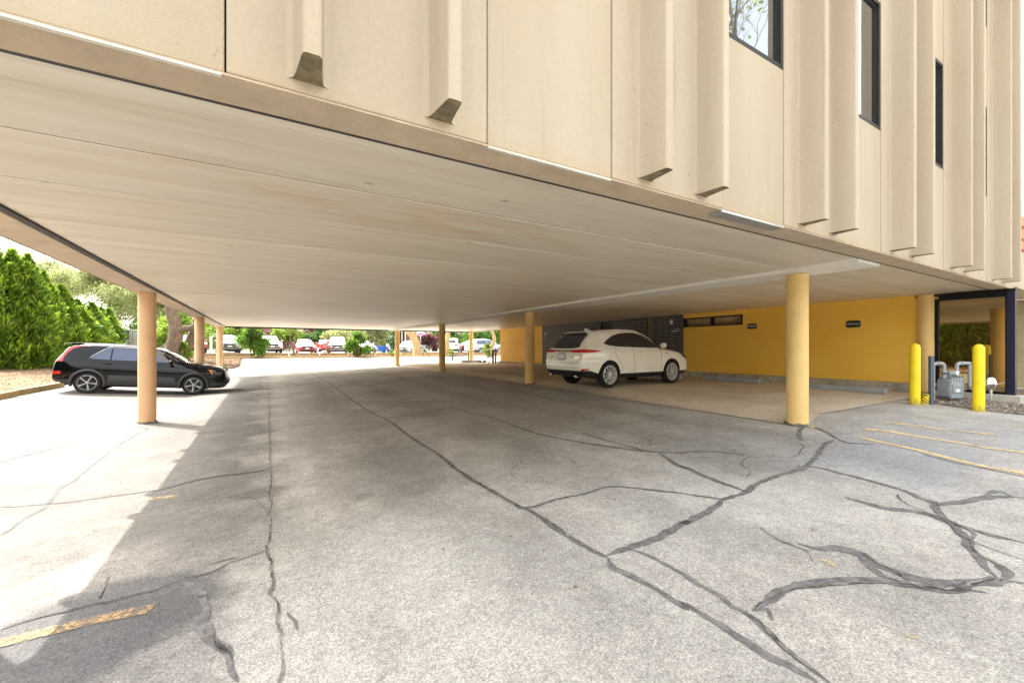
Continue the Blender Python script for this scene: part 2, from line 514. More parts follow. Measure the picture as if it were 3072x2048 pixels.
    t.principled(b.outputs['Color'], 0.8)
    M['pinkbrick'] = t.mat

    t = NT('weathered_footing')
    P = t.coord()
    c = t.mix(t.ramp(t.noise(P, 3, 6, 0.7), 0.35, 0.65), rgb(0.28, 0.24, 0.18), rgb(0.50, 0.46, 0.38))
    c = t.mix(t.ramp(t.noise(t.coord((1, 3, 8)), 1.5, 5, 0.7), 0.58, 0.68, 0, 0.7), c, rgb(0.10, 0.08, 0.06))
    t.principled(c, 0.9, normal=t.bump(t.noise(P, 20, 4), 0.6, 0.02))
    M['footing'] = t.mat

    # --- glass kinds
    def glass(name, tint, refl, base):
        t = NT(name)
        gl = t.n('ShaderNodeBsdfGlossy', i_Color=rgb(*tint), i_Roughness=0.015)
        wob = t.noise(t.coord(), 1.1, 2)
        t.set(gl.inputs['Normal'], t.bump(wob, 0.04, 0.05))
        df = t.n('ShaderNodeBsdfPrincipled')
        df.inputs['Base Color'].default_value = rgb(*base)
        df.inputs['Roughness'].default_value = 0.05
        fr = t.n('ShaderNodeFresnel', i_IOR=1.6).outputs[0]
        f = t.math('ADD', t.math('MULTIPLY', fr, 1.0 - refl), refl)
        mx = t.n('ShaderNodeMixShader', i_0=f, i_1=df.outputs[0], i_2=gl.outputs[0])
        t.t.links.new(mx.outputs[0], t.out.inputs[0])
        return t.mat
    M['winglass'] = glass('reflective_window_glass', (0.60, 0.63, 0.68), 0.36, (0.03, 0.028, 0.026))
    M['carglass'] = glass('dark_car_glass', (0.45, 0.54, 0.82), 0.07, (0.006, 0.006, 0.007))
    M['screen'] = glass('windscreen_glass', (0.55, 0.60, 0.64), 0.10, (0.02, 0.022, 0.022))
    t = NT('storefront_glass')
    gl = t.n('ShaderNodeBsdfGlossy', i_Color=rgb(0.82, 0.66, 0.38), i_Roughness=0.01)
    tr = t.n('ShaderNodeBsdfTransparent', i_Color=rgb(0.52, 0.45, 0.33))
    fr = t.n('ShaderNodeFresnel', i_IOR=1.55).outputs[0]
    mx = t.n('ShaderNodeMixShader', i_0=t.math('ADD', t.math('MULTIPLY', fr, 0.62), 0.36), i_1=tr.outputs[0], i_2=gl.outputs[0])
    t.t.links.new(mx.outputs[0], t.out.inputs[0])
    M['storeglass'] = t.mat

    M['bluepost'] = simple('navy_painted_steel', (0.014, 0.015, 0.036), 0.5, spec=0.25, vary=0.15)
    M['blackframe'] = simple('black_anodised_frame', (0.008, 0.008, 0.01), 0.45, spec=0.2)
    M['orange'] = simple('terracotta_cornice', (0.56, 0.20, 0.095), 0.7, vary=0.08)
    M['bollard'] = worn('safety_yellow_paint', (0.86, 0.66, 0.012), 0.35, False, 0.55)
    M['metergrey'] = simple('grey_meter_paint', (0.29, 0.32, 0.345), 0.45, vary=0.12, scale=9)
    M['pipegrey'] = simple('pale_grey_pipe', (0.34, 0.36, 0.385), 0.5, vary=0.12, scale=8)
    M['postblue'] = simple('slate_blue_post', (0.085, 0.115, 0.15), 0.5, vary=0.15)
    M['chrome'] = simple('bright_metal', (0.75, 0.75, 0.76), 0.18, metal=1.0, vary=0.05)
    M['silver'] = simple('silver_wheel_metal', (0.72, 0.72, 0.73), 0.3, metal=0.35, vary=0.05)
    M['blackplastic'] = simple('black_trim_plastic', (0.012, 0.012, 0.013), 0.5, vary=0.1)
    M['greyplastic'] = simple('charcoal_cladding', (0.055, 0.056, 0.062), 0.55, vary=0.1)
    M['rubber'] = simple('tyre_rubber', (0.012, 0.012, 0.012), 0.8, vary=0.15, bump=0.2, bscale=40)
    M['red'] = simple('red_lamp_lens', (0.55, 0.012, 0.015), 0.12, spec=0.6, coat=0.6, vary=0.05)
    M['darkred'] = simple('dark_red_lamp_bar', (0.16, 0.012, 0.012), 0.15, spec=0.6, coat=0.6, vary=0.05)
    M['amber'] = simple('amber_lens', (0.75, 0.22, 0.03), 0.15, coat=0.5)
    M['lamp'] = simple('clear_lamp_lens', (0.55, 0.56, 0.58), 0.08, spec=0.8, coat=0.8)
    M['plate'] = simple('number_plate', (0.72, 0.72, 0.70), 0.5, vary=0.25, scale=18)
    M['seam'] = simple('panel_gap', (0.05, 0.045, 0.04), 0.8)
    for k, c, cr in (('blackpaint', (0.003, 0.0035, 0.006), 0.3), ('pearl', (0.92, 0.89, 0.81), 0.25), ('whitepaint', (0.50, 0.50, 0.50), 0.3),
                     ('redpaint', (0.36, 0.008, 0.012), 0.28), ('silverpaint', (0.22, 0.23, 0.245), 0.3), ('bluewhite', (0.36, 0.41, 0.47), 0.3),
                     ('maroonpaint', (0.30, 0.02, 0.025), 0.3), ('greypaint', (0.20, 0.21, 0.22), 0.3)):
        M[k] = simple('car_paint_' + k, c, cr, spec=0.5 if k != 'blackpaint' else 0.0, coat=1.0 if k != 'blackpaint' else 0.75, vary=0.03, scale=2)
    M['stop'] = simple('blue_grey_wheel_stop', (0.33, 0.345, 0.36), 0.85, vary=0.18, scale=5, bump=0.4, bscale=50)
    M['signblack'] = simple('black_sign_face', (0.008, 0.012, 0.014), 0.3, vary=0.1)
    M['signgreen'] = simple('green_sign_corner', (0.01, 0.07, 0.022), 0.35, vary=0.2, scale=20)
    M['white'] = simple('white_lettering', (0.75, 0.78, 0.75), 0.5, vary=0.05)
    M['browndoor'] = simple('brown_door_frame', (0.20, 0.13, 0.055), 0.55, vary=0.15)
    M['timber'] = simple('weathered_timber', (0.40, 0.29, 0.165), 0.9, vary=0.25, scale=5, bump=0.4, bscale=30)
    M['timbermoss'] = simple('mossy_timber', (0.33, 0.235, 0.10), 0.9, vary=0.3, scale=6, bump=0.5, bscale=30)
    M['boxgreen'] = simple('green_utility_cabinet', (0.085, 0.13, 0.10), 0.5)
    M['boxgrey'] = simple('pale_utility_cabinet', (0.55, 0.56, 0.55), 0.5)
    M['bluetub'] = simple('blue_plastic_tub', (0.012, 0.12, 0.62), 0.4, vary=0.1)
    M['pinksign'] = simple('pink_sign_face', (0.70, 0.22, 0.42), 0.5)
    M['steel'] = simple('galvanised_steel', (0.42, 0.43, 0.44), 0.4, metal=0.6)
    M['darksteel'] = simple('dark_steel_leg', (0.05, 0.047, 0.045), 0.5, metal=0.3)
    M['tabletop'] = simple('brown_table_top', (0.13, 0.11, 0.09), 0.6)
    M['bin'] = simple('dark_bin_plastic', (0.03, 0.03, 0.034), 0.6)
    M['binbrown'] = simple('brown_bin', (0.25, 0.16, 0.08), 0.7)
    M['roofbrown'] = simple('brown_shed_cladding', (0.115, 0.055, 0.04), 0.8, vary=0.2)
    M['roofgrey'] = simple('pale_shed_fascia', (0.46, 0.40, 0.39), 0.8)
    M['interior'] = simple('cream_interior_wall', (0.42, 0.34, 0.2), 0.8)
    M['intfloor'] = simple('brown_interior_floor', (0.14, 0.10, 0.06), 0.6)
    M['terracotta'] = simple('terracotta_pot', (0.42, 0.24, 0.12), 0.8)
    M['concrete'] = simple('pale_concrete', (0.46, 0.43, 0.38), 0.85, vary=0.15, scale=3, bump=0.3, bscale=40, world=True)
    M['stone'] = simple('brown_boulder', (0.12, 0.09, 0.06), 0.9, vary=0.4, scale=8)

    # --- bark, leaves
    def bark(name, a, b):
        t = NT(name)
        P = t.coord((7, 7, 1.4), world=False)
        n1 = t.noise(P, 1.6, 6, 0.7)
        c = t.mix(t.ramp(n1, 0.35, 0.65), rgb(*a), rgb(*b))
        t.principled(c, 0.9, spec=0.2, normal=t.bump(n1, 0.9, 0.03))
        return t.mat
    M['bark'] = bark('brown_bark', (0.10, 0.075, 0.055), (0.27, 0.205, 0.15))
    M['barkpale'] = bark('tan_bark', (0.30, 0.20, 0.09), (0.50, 0.37, 0.2))
    M['barkgrey'] = bark('grey_bark', (0.09, 0.08, 0.07), (0.2, 0.18, 0.155))
    def leaf(name, a, b, c3, tr=0.45):
        t = NT(name)
        r = t.n('ShaderNodeNewGeometry').outputs['Random Per Island']
        c = t.mix(t.ramp(r, 0, 0.5), rgb(*a), rgb(*b))
        c = t.mix(t.ramp(r, 0.55, 1.0), c, rgb(*c3))
        n = t.noise(t.coord(world=False), 0.9, 3)
        c = t.mulval(c, t.ramp(n, 0.3, 0.7, 0.75, 1.25))
        p = t.n('ShaderNodeBsdfPrincipled')
        t.set(p.inputs['Base Color'], c)
        p.inputs['Roughness'].default_value = 0.55
        p.inputs['Specular IOR Level'].default_value = 0.3
        tl = t.n('ShaderNodeBsdfTranslucent')
        t.set(tl.inputs[0], t.mix(0.5, c, t.mulval(c, 1.9)))
        mx = t.n('ShaderNodeMixShader', i_0=tr, i_1=p.outputs[0], i_2=tl.outputs[0])
        t.t.links.new(mx.outputs[0], t.out.inputs[0])
        return t.mat
    M['lf_hedge'] = leaf('arborvitae_sprays', (0.03, 0.075, 0.008), (0.11, 0.20, 0.014), (0.28, 0.37, 0.035))
    M['lf_green'] = leaf('mid_green_leaves', (0.035, 0.095, 0.010), (0.08, 0.17, 0.016), (0.15, 0.25, 0.025))
    M['lf_lime'] = leaf('lime_spring_leaves', (0.09, 0.16, 0.015), (0.17, 0.25, 0.03), (0.26, 0.33, 0.05))
    M['lf_pale'] = leaf('pale_spring_leaves', (0.14, 0.16, 0.06), (0.22, 0.25, 0.09), (0.33, 0.33, 0.17))
    M['lf_purple'] = leaf('purple_leaves', (0.10, 0.03, 0.04), (0.17, 0.06, 0.07), (0.24, 0.11, 0.11))
    M['lf_dark'] = leaf('dark_green_leaves', (0.015, 0.045, 0.012), (0.035, 0.09, 0.02), (0.07, 0.14, 0.03))

    t = NT('leaf_litter_mulch')
    P = t.coord()
    v = t.n('ShaderNodeTexVoronoi', i_Vector=P, i_Scale=16.0)
    n1 = t.noise(P, 1.1, 5, 0.7)
    c = t.mix(t.n('ShaderNodeSeparateColor', i_0=v.outputs['Color']).outputs[0], rgb(0.065, 0.04, 0.022), rgb(0.23, 0.155, 0.09))
    c = t.mulval(c, t.ramp(n1, 0.3, 0.7, 0.6, 1.35))
    t.principled(c, 0.95, spec=0.1, normal=t.bump(v.outputs['Distance'], 0.9, 0.03))
    M['mulch'] = t.mat
    t = NT('gravel_bed')
    P = t.coord()
    v = t.n('ShaderNodeTexVoronoi', i_Vector=P, i_Scale=26.0)
    c = t.mix(t.n('ShaderNodeSeparateColor', i_0=v.outputs['Color']).outputs[1], rgb(0.07, 0.055, 0.045), rgb(0.34, 0.28, 0.23))
    t.principled(c, 0.9, spec=0.2, normal=t.bump(v.outputs['Distance'], 1.0, 0.02))
    M['gravel'] = t.mat
    t = NT('chip')
    r = t.n('ShaderNodeNewGeometry').outputs['Random Per Island']
    c = t.mix(r, rgb(0.08, 0.06, 0.045), rgb(0.40, 0.34, 0.28))
    t.principled(c, 0.9, spec=0.2)
    M['chip'] = t.mat
    t = NT('dry_leaf')
    r = t.n('ShaderNodeNewGeometry').outputs['Random Per Island']
    t.principled(t.mix(r, rgb(0.06, 0.038, 0.02), rgb(0.27, 0.19, 0.11)), 0.9, spec=0.2)
    M['dryleaf'] = t.mat
    t = NT('lawn_soil')
    P = t.coord()
    c = t.mix(t.ramp(t.noise(P, 0.5, 5), 0.4, 0.6), rgb(0.05, 0.085, 0.02), rgb(0.13, 0.12, 0.06))
    t.principled(c, 0.95, spec=0.1)
    M['lawn'] = t.mat
make_materials()
# ------------------------------------------------------------------ ground sheets
def lines(a, b, step, extra=()):
    n = max(1, int(round((b - a) / step)))
    s = [a + (b - a) * i / n for i in range(n + 1)] + [e for e in extra if a < e < b]
    return sorted(set(round(v, 4) for v in s))

KX = (-9.3, -2.3, 7.66, 7.76, 7.86, 7.96, 8.06, 8.16, 8.26)
KY = (2.1, 2.5, 2.85, 3.2, 3.6, 16.0, 29.0)
def sheet(name, xs, ys, lift, mat, kind='structure', parent=None, wob=None):
    nx, ny = len(xs), len(ys)
    vs = []
    for j, y in enumerate(ys):
        for i, x in enumerate(xs):
            xx, yy = x, y
            if wob and (i in (0, nx - 1) or j in (0, ny - 1)):
                xx += rng.uniform(-wob, wob); yy += rng.uniform(-wob, wob)
            vs.append((xx, yy, gz(xx, yy) + lift))
    fs = [(j * nx + i, j * nx + i + 1, (j + 1) * nx + i + 1, (j + 1) * nx + i) for j in range(ny - 1) for i in range(nx - 1)]
    mb = MB(); mb.add(vs, fs)
    o = mb.build(name, mat, parent)
    if kind and parent is None:
        o['kind'] = kind
    return o

def spread(near, far):
    return sorted(set(near) | set(far))
XS = spread(lines(-16, 22, 0.5, KX), (-60, -40, -28, -20, 28, 36, 48, 60))
YS = spread(lines(-2, 50, 0.5, KY), (-60, -40, -25, -15, -10, -6, -4, 56, 64, 76))
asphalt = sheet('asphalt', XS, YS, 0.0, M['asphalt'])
GX = spread(XS, (-500, -300, -180, -110, 110, 180, 300, 500))
GY = spread(YS, (-500, -300, -180, -110, 110, 180, 300, 500))
sheet('ground', GX, GY, -0.10, M['lawn'])
sheet('concrete_pad', lines(7.52, 13.55, 0.5, KX), lines(3.55, 26.8, 0.5, KY), 0.012, M['pad'])
mulch = sheet('mulch_bed', lines(-19.5, -6.25, 0.6, KX), lines(4.0, 44.0, 0.7, KY), 0.05, M['mulch'])
sheet('mulch_strip', lines(-7.0, 24.0, 0.6, KX), lines(39.35, 41.1, 0.35), 0.10, M['mulch'])
sheet('mulch_island', lines(-6.2, -1.6, 0.4, KX), lines(32.8, 39.1, 0.4), 0.06, M['mulch'], wob=0.25)
sheet('gravel_bed', lines(11.75, 13.5, 0.25), lines(-4.0, 3.5, 0.25, KY), 0.012, M['gravel'])
sheet('sidewalk', lines(14.0, 22.0, 0.5), lines(-6.0, 12.0, 0.5), 0.06, M['concrete'])

# ------------------------------------------------------------------ cracks, a branch shadow and painted lines, laid 4 mm above the asphalt
def za(p): return (p[0] / 1.746, 1150 + p[1] / 1.746)
def zb(p): return (1000 + p[0] / 1.7464, 1150 + p[1] / 1.7464)
def zc(p): return (2050 + p[0] / 1.7466, 1150 + p[1] / 1.7466)

def smooth_path(pts, step):
    out = []
    n = len(pts)
    for i in range(n - 1):
        p0, p1, p2, p3 = pts[max(0, i - 1)], pts[i], pts[i + 1], pts[min(n - 1, i + 2)]
        L = (p2 - p1).length
        k = max(2, int(L / step))
        for j in range(k):
            t = j / k
            t2, t3 = t * t, t * t * t
            out.append(0.5 * ((2 * p1) + (p2 - p0) * t + (2 * p0 - 5 * p1 + 4 * p2 - p3) * t2 + (3 * p1 - p0 - 3 * p2 + p3) * t3))
    out.append(pts[-1].copy())
    return out

def ribbon(mb, px, w, jit=0.35, step=0.035, lift=0.004, taper=True, wander=0.012, mi=0, world=False):
    g = [Vector((p[0], p[1], 0)) for p in px] if world else [onground(*p) for p in px]
    for q in g: q.z = 0
    pts = smooth_path(g, step)
    n = len(pts)
    L, Rr = [], []
    wl = wr = 0.0
    wx = 0.0
    for i, p in enumerate(pts):
        d = pts[min(n - 1, i + 1)] - pts[max(0, i - 1)]
        d = d.normalized() if d.length > 1e-9 else Vector((1, 0, 0))
        nn = Vector((-d.y, d.x, 0))
        wl = 0.75 * wl + 0.25 * rng.uniform(-1, 1) * 2.4
        wr = 0.75 * wr + 0.25 * rng.uniform(-1, 1) * 2.4
        wx = 0.93 * wx + 0.07 * rng.uniform(-1, 1) * 3.5
        e = min(1.0, (0.12 + min(i, n - 1 - i) * step / (w * 3.0))) if taper else 1.0
        a = p + nn * (wx * wander + w * 0.5 * e * max(0.25, 1 + jit * wl))
        b = p + nn * (wx * wander - w * 0.5 * e * max(0.25, 1 + jit * wr))
        L.append((a.x, a.y, gz(a.x, a.y) + lift)); Rr.append((b.x, b.y, gz(b.x, b.y) + lift))
    vs = L + Rr
    mb.add(vs, [(i, n + i, n + i + 1, i + 1) for i in range(n - 1)], mi)

CR = []
B1 = [zb(p) for p in [(-114, -52), (0, 15), (90, 80), (200, 155), (280, 190), (370, 255), (430, 300), (520, 350), (600, 405), (650, 450), (740, 510), (860, 580), (970, 640), (1060, 680), (1160, 755), (1280, 830), (1380, 885), (1440, 915)]]
CR.append((B1, 0.065))
CR.append(([zb(p) for p in [(1440, 915), (1460, 960), (1560, 1010), (1700, 1090), (1850, 1180)]] + [zc(p) for p in [(0, 1150), (150, 1240), (300, 1330), (450, 1425), (580, 1490), (680, 1550), (720, 1590)]], 0.066))
CR.append(([zb(p) for p in [(960, 655), (1060, 645), (1110, 625), (1200, 600), (1340, 570), (1440, 540), (1560, 545), (1700, 560), (1860, 580)]] + [zc(p) for p in [(80, 588), (210, 605)]], 0.05))
CR.append(([zb(p) for p in [(1420, 905), (1520, 865), (1600, 840), (1690, 810), (1760, 770), (1860, 720)]] + [zc(p) for p in [(0, 735), (90, 690), (160, 640), (220, 600), (320, 570), (420, 510), (520, 475), (640, 435), (700, 370), (740, 320), (790, 295)]], 0.09))
CR.append(([zb(p) for p in [(1560, 870), (1660, 905), (1780, 970)]] + [zc(p) for p in [(0, 1000), (80, 1055), (180, 1110), (250, 1170), (330, 1210), (400, 1260), (470, 1320), (560, 1410), (640, 1470), (720, 1530), (790, 1590)]], 0.05))
CR.append(([zc(p) for p in [(360, 1190), (440, 1140), (500, 1100), (620, 1050), (760, 1050), (900, 1035), (1060, 1040), (1200, 1065), (1330, 1075), (1450, 1080), (1500, 1060), (1620, 1040), (1700, 1030), (1800, 1052)]], 0.095))
CR.append(([zc(p) for p in [(600, 840), (700, 865), (830, 870), (930, 900), (1020, 950), (1130, 990), (1250, 1030), (1400, 1045), (1550, 1030), (1640, 1010)]], 0.115))
CR.append(([zc(p) for p in [(920, 920), (1000, 980), (1100, 1030), (1200, 1060)]], 0.09))
CR.append(([zc(p) for p in [(360, 1190), (440, 1180), (470, 1240)]], 0.16))
CR.append(([zc(p) for p in [(1180, 1060), (1350, 1090), (1500, 1085), (1600, 1100)]], 0.05))
CR.append(([zc(p) for p in [(1640, 1010), (1560, 930), (1510, 870), (1470, 800), (1430, 760), (1420, 720)]], 0.09))
CR.append(([zc(p) for p in [(1560, 900), (1640, 940), (1700, 1000), (1660, 1040)]], 0.08))
CR.append(([zc(p) for p in [(840, 595), (960, 630), (1080, 660), (1180, 665), (1290, 690), (1400, 730), (1480, 755), (1600, 790), (1800, 840)]], 0.085))
CR.append(([zc(p) for p in [(1390, 715), (1330, 670), (1310, 620), (1250, 600), (1140, 555), (1000, 515), (900, 490), (800, 465), (700, 440), (640, 435)]], 0.08))
CR.append(([zc(p) for p in [(1320, 640), (1450, 625), (1560, 605), (1680, 595), (1800, 602)]], 0.085))
CR.append(([zc(p) for p in [(1570, 585), (1650, 565), (1720, 590)]], 0.1))
CR.append(([zc(p) for p in [(620, 300), (605, 260), (640, 220), (720, 240), (800, 285), (860, 310), (940, 315), (1000, 320)]], 0.08))
CR.append(([zc(p) for p in [(1250, 370), (1330, 390), (1450, 420), (1600, 450), (1800, 492)]], 0.035))
CR.append(([zb(p) for p in [(275, 182), (400, 165), (520, 145), (610, 130), (720, 155), (800, 170), (900, 205), (1000, 240), (1100, 270), (1250, 300), (1400, 325), (1550, 345), (1680, 357), (1800, 362), (1900, 358)]] + [zc(p) for p in [(120, 355), (250, 365), (350, 378)]], 0.06))
CR.append(([zb(p) for p in [(1300, 255), (1400, 290), (1500, 315), (1600, 345), (1660, 355)]], 0.05))
CR.append(([zb(p) for p in [(1710, 365), (1760, 400), (1830, 440)]] + [zc(p) for p in [(0, 435), (100, 480), (200, 520), (330, 565)]], 0.075))
CR.append(([za(p) for p in [(950, 1035), (1020, 1070), (1060, 1120), (1080, 1200), (1090, 1280), (1110, 1350), (1180, 1420), (1210, 1500), (1240, 1568)]], 0.05))
CR.append(([za(p) for p in [(1020, 1200), (1040, 1290), (1080, 1360)]], 0.07))
CR.append(([za(p) for p in [(1120, 1320), (1160, 1360), (1210, 1390), (1220, 1450)]], 0.055))
CR.append(([za(p) for p in [(1500, 1200), (1540, 1250), (1560, 1300)]], 0.045))
CR.append(([za(p) for p in [(0, 800), (60, 750), (130, 700), (230, 650), (280, 590), (320, 545), (400, 500), (470, 440), (560, 370), (640, 310), (720, 265), (770, 240), (690, 215)]], 0.06))
CR.append(([za(p) for p in [(0, 645), (150, 638), (350, 625), (480, 605), (600, 588), (750, 568), (850, 555), (1000, 515), (1150, 485), (1300, 468), (1400, 450)]], 0.06))  # sunlit stretch is a branch shadow drawn in as a dark strip
CR.append(([za(p) for p in [(0, 415), (100, 385), (220, 355), (330, 325), (420, 308)]], 0.06))
CR.append(([za(p) for p in [(1090, 950), (1180, 925), (1250, 910)]], 0.06))
mb = MB()
for px, w in CR:
    ribbon(mb, px, w * 0.70, jit=0.6, mi=1 if px[0][0] < 380 else 0)
mb.build('sealant_and_branch_shadow', [M['seal'], M['sealdark']], asphalt)

GAP = [
    [za(p) for p in [(1405, -20), (1408, 100), (1410, 250), (1415, 400), (1412, 550), (1415, 680), (1405, 800), (1395, 870), (1410, 950), (1415, 1050), (1400, 1120), (1440, 1200), (1465, 1400), (1470, 1590)]],
    [za(p) for p in [(1395, 875), (1300, 908), (1200, 943), (1100, 992), (950, 1033), (800, 1087), (650, 1122), (450, 1168), (300, 1207), (150, 1243), (0, 1288)]],
    [za(p) for p in [(0, 320), (200, 305), (400, 297), (620, 292), (800, 288), (1000, 285), (1340, 285), (1340, 240)]],
    [za(p) for p in [(840, 150), (870, 130), (950, 115), (1100, 105), (1250, 100), (1400, 95)]],
    [za(p) for p in [(0, 165), (300, 158), (600, 155), (720, 150)]],
    [za(p) for p in [(1415, 680), (1330, 600), (1200, 590), (1050, 600), (900, 605)]],
    [za(p) for p in [(1050, 430), (1130, 380), (1210, 340)]],
    [za(p) for p in [(520, 1130), (525, 1080), (560, 1010)]],
    [zc(p) for p in [(1330, 620), (1340, 670), (1410, 725), (1500, 780), (1520, 860), (1600, 920), (1690, 970)]],
    [zc(p) for p in [(380, 1180), (480, 1110), (620, 1060), (760, 1045), (980, 1045), (1100, 1040), (1330, 1072), (1450, 1075), (1500, 1050), (1640, 1015)]],
    [zc(p) for p in [(940, 890), (1040, 950), (1140, 1000), (1230, 1060)]],
    [zc(p) for p in [(400, 750), (480, 815), (560, 850), (640, 880), (660, 930)]],
    [zc(p) for p in [(330, 1190), (440, 1290), (560, 1410), (680, 1500)]],
    [zb(p) for p in [(380, 262), (520, 352), (650, 455), (860, 583), (1060, 684), (1280, 832), (1420, 905)]],
]
mb = MB()
for k, px in enumerate(GAP):
    ribbon(mb, px, 0.015 if k >= 8 else 0.012, jit=0.95, step=0.02, lift=0.008, wander=0.03, mi=1 if k == 1 else 0)
hr = random.Random(23)
for k in range(46):        # hairline cracks that wander over the lot
    x, y, a = hr.uniform(-6, 11.5), hr.uniform(1.0, 15), hr.uniform(0, 6.28)
    pts = [(x, y)]
    for j in range(hr.randint(4, 11)):
        a += hr.uniform(-.75, .75)
        x += .22 * math.cos(a); y += .22 * math.sin(a)
        pts.append((x, y))
    if all(q[0] < 7.3 or q[1] < 3.3 for q in pts):
        ribbon(mb, pts, hr.uniform(.005, .010), jit=0.9, step=0.03, lift=0.008, wander=0.015, mi=1, world=True)
mb.build('open_crack', [M['gap'], M['sealdark']], asphalt)

def paint(name, pts, w, mat):
    m = MB()
    ribbon(m, pts, w, jit=0.10, step=0.08, lift=0.006 if mat == 'linepaint' else 0.0065, taper=False, wander=0.004)
    return m.build(name, M[mat], asphalt)
paint('parking_line', [za(p) for p in [(-60, 1380), (150, 1325), (320, 1285), (480, 1245), (650, 1210), (795, 1181)]], 0.10, 'peach')
paint('parking_line', [za(p) for p in [(220, 685), (450, 650), (720, 615), (840, 600), (920, 592)]], 0.085, 'linefaint')
paint('parking_line', [za(p) for p in [(-40, 226), (200, 220), (400, 212), (720, 205)]], 0.11, 'linefaint')
paint('parking_line', [za(p) for p in [(200, 372), (450, 360), (820, 330)]], 0.09, 'linefaint')
paint('parking_line', [za(p) for p in [(-40, 470), (0, 460), (60, 440)]], 0.09, 'linefaint')
paint('parking_line', [zc(p) for p in [(930, 285), (1100, 322), (1250, 355), (1400, 395), (1600, 440), (1785, 472), (2250, 572)]], 0.09, 'linepaint')
paint('parking_line', [zc(p) for p in [(960, 240), (1150, 265), (1400, 305), (1600, 340), (1700, 352), (2250, 436)]], 0.09, 'linepaint')
paint('parking_line', [zc(p) for p in [(1060, 205), (1250, 225), (1400, 245), (1650, 272)]], 0.09, 'linepaint')
paint('parking_line', [zc(p) for p in [(1200, 175), (1450, 197), (2100, 262)]], 0.09, 'linefaint')
paint('parking_line', [zc(p) for p in [(640, 222), (690, 230)]], 0.10, 'linepaint')
m = MB()
for cx, cy, w in ((520, 940, 0.09), (700, 935, 0.1)):
    ribbon(m, [zc((cx, cy - 8)), zc((cx + 50, cy)), zc((cx + 110, cy + 30))], w, jit=0.9, lift=0.0055)
ribbon(m, [zc((560, 885)), zc((610, 895)), (zc((650, 915)))], 0.06, jit=0.9, lift=0.0055)
ribbon(m, [zc((1150, 1325)), zc((1190, 1330)), zc((1240, 1335))], 0.07, jit=0.9, lift=0.0055)
m.build('worn_stencil', M['linefaint'], asphalt)
# ------------------------------------------------------------------ the office building on columns
FY = 2.35            # face of the near facade
ZP = 2.92            # underside of the facade panels
ZT = 13.3            # top of the walls
office = thing('office_building', 'cream concrete office block raised on round columns over the parking area', 'building', (5.6, 16.0, 0.0))
def part(mb, name, mats, parent=office, **kw):
    o = mb.build(name, mats, None, world=False, **kw)
    o.parent = parent
    # vertices are world coordinates: undo the thing's offset
    root = parent
    off = Vector((0, 0, 0))
    while root is not None:
        off += root.location
        root = root.parent
    me = o.data
    me.transform(Matrix.Translation(-off))
    return o

# ribs and panels on the near facade ----------------------------------------------------------
_half = [(0.10, -0.02), (0.10, 0.0), (0.083, 0.004), (0.071, 0.014), (0.064, 0.034), (0.058, 0.08), (0.050, 0.15), (0.044, 0.215), (0.038, 0.236), (0.027, 0.244)]
RIB = [(-a, b) for a, b in _half] + _half[::-1]
WIN = [(4.54, 6.24), (7.77, 9.44), (11.0, 12.7)]
XR0 = [-2.52 + 0.0]
flat_edges, rib_edges = [], []
x = 1.197
starts = [1.197 + 2.412 * k for k in range(-2, 6)]       # flat panel starts
for s in starts:
    a, b = s + 0.004, s + 1.05 - 0.004
    a, b = max(a, -2.52), min(b, 13.82)
    if b - a > 0.3:
        flat_edges.append((a, b))
    a2, b2 = s + 1.05 + 0.004, s + 2.412 - 0.004
    a2, b2 = max(a2, -2.52), min(b2, 13.82)
    if b2 - a2 > 0.3:
        rib_edges.append((a2, b2, s + 1.05))

def window(xa, xb, z0, z1, y, parent):
    w = 0.045
    f = MB()
    f.box(xa, xa + w, y - 0.012, y + 0.10, z0, z1)
    f.box(xb - w, xb, y - 0.012, y + 0.10, z0, z1)
    f.box(xa + w, xb - w, y - 0.010, y + 0.10, z0, z0 + w)
    f.box(xa + w, xb - w, y - 0.010, y + 0.10, z1 - w, z1)
    f.box(xa + w, xa + w + 0.02, y + 0.012, y + 0.10, z0 + w, z1 - w)
    f.box(xb - w - 0.02, xb - w, y + 0.012, y + 0.10, z0 + w, z1 - w)
    f.box(xa + w + 0.02, xb - w - 0.02, y + 0.014, y + 0.10, z0 + w, z0 + w + 0.02)
    f.box(xa + w + 0.02, xb - w - 0.02, y + 0.014, y + 0.10, z1 - w - 0.02, z1 - w)
    fo = part(f, 'window', M['winframe'], parent)
    p = MB(); p.box(xa + w + 0.018, xb - w - 0.018, y + 0.028, y + 0.036, z0 + w + 0.018, z1 - w - 0.018)
    po = p.build('pane', M['winglass'])
    po.parent = fo
    po.data.transform(Matrix.Translation(-parent.location))
    return fo

for i, (a, b) in enumerate(flat_edges):
    zs = [ZP] + [v for w in WIN for v in w] + [ZT]
    for k in range(0, len(zs), 2):
        m = MB(); m.box(a, b, FY + 0.008, FY + 0.28, zs[k], zs[k + 1])
        part(m, 'flat_panel', [M['stipple']], bevel=0.006)
    for (z0, z1) in WIN:
        window(a + 0.002, b - 0.002, z0 + 0.002, z1 - 0.002, FY + 0.02, office)
for (a, b, s) in rib_edges:
    m = MB(); m.box(a, b, FY, FY + 0.28, ZP, ZT)
    po = part(m, 'ribbed_panel', M['cream'], bevel=0.010)
    for c in (s + 0.347, s + 1.045):
        if a + 0.15 < c < b - 0.15:
            m = MB()
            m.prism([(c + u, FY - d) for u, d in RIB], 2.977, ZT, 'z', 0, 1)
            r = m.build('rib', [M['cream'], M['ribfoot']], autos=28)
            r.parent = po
            r.data.transform(Matrix.Translation(-office.location))
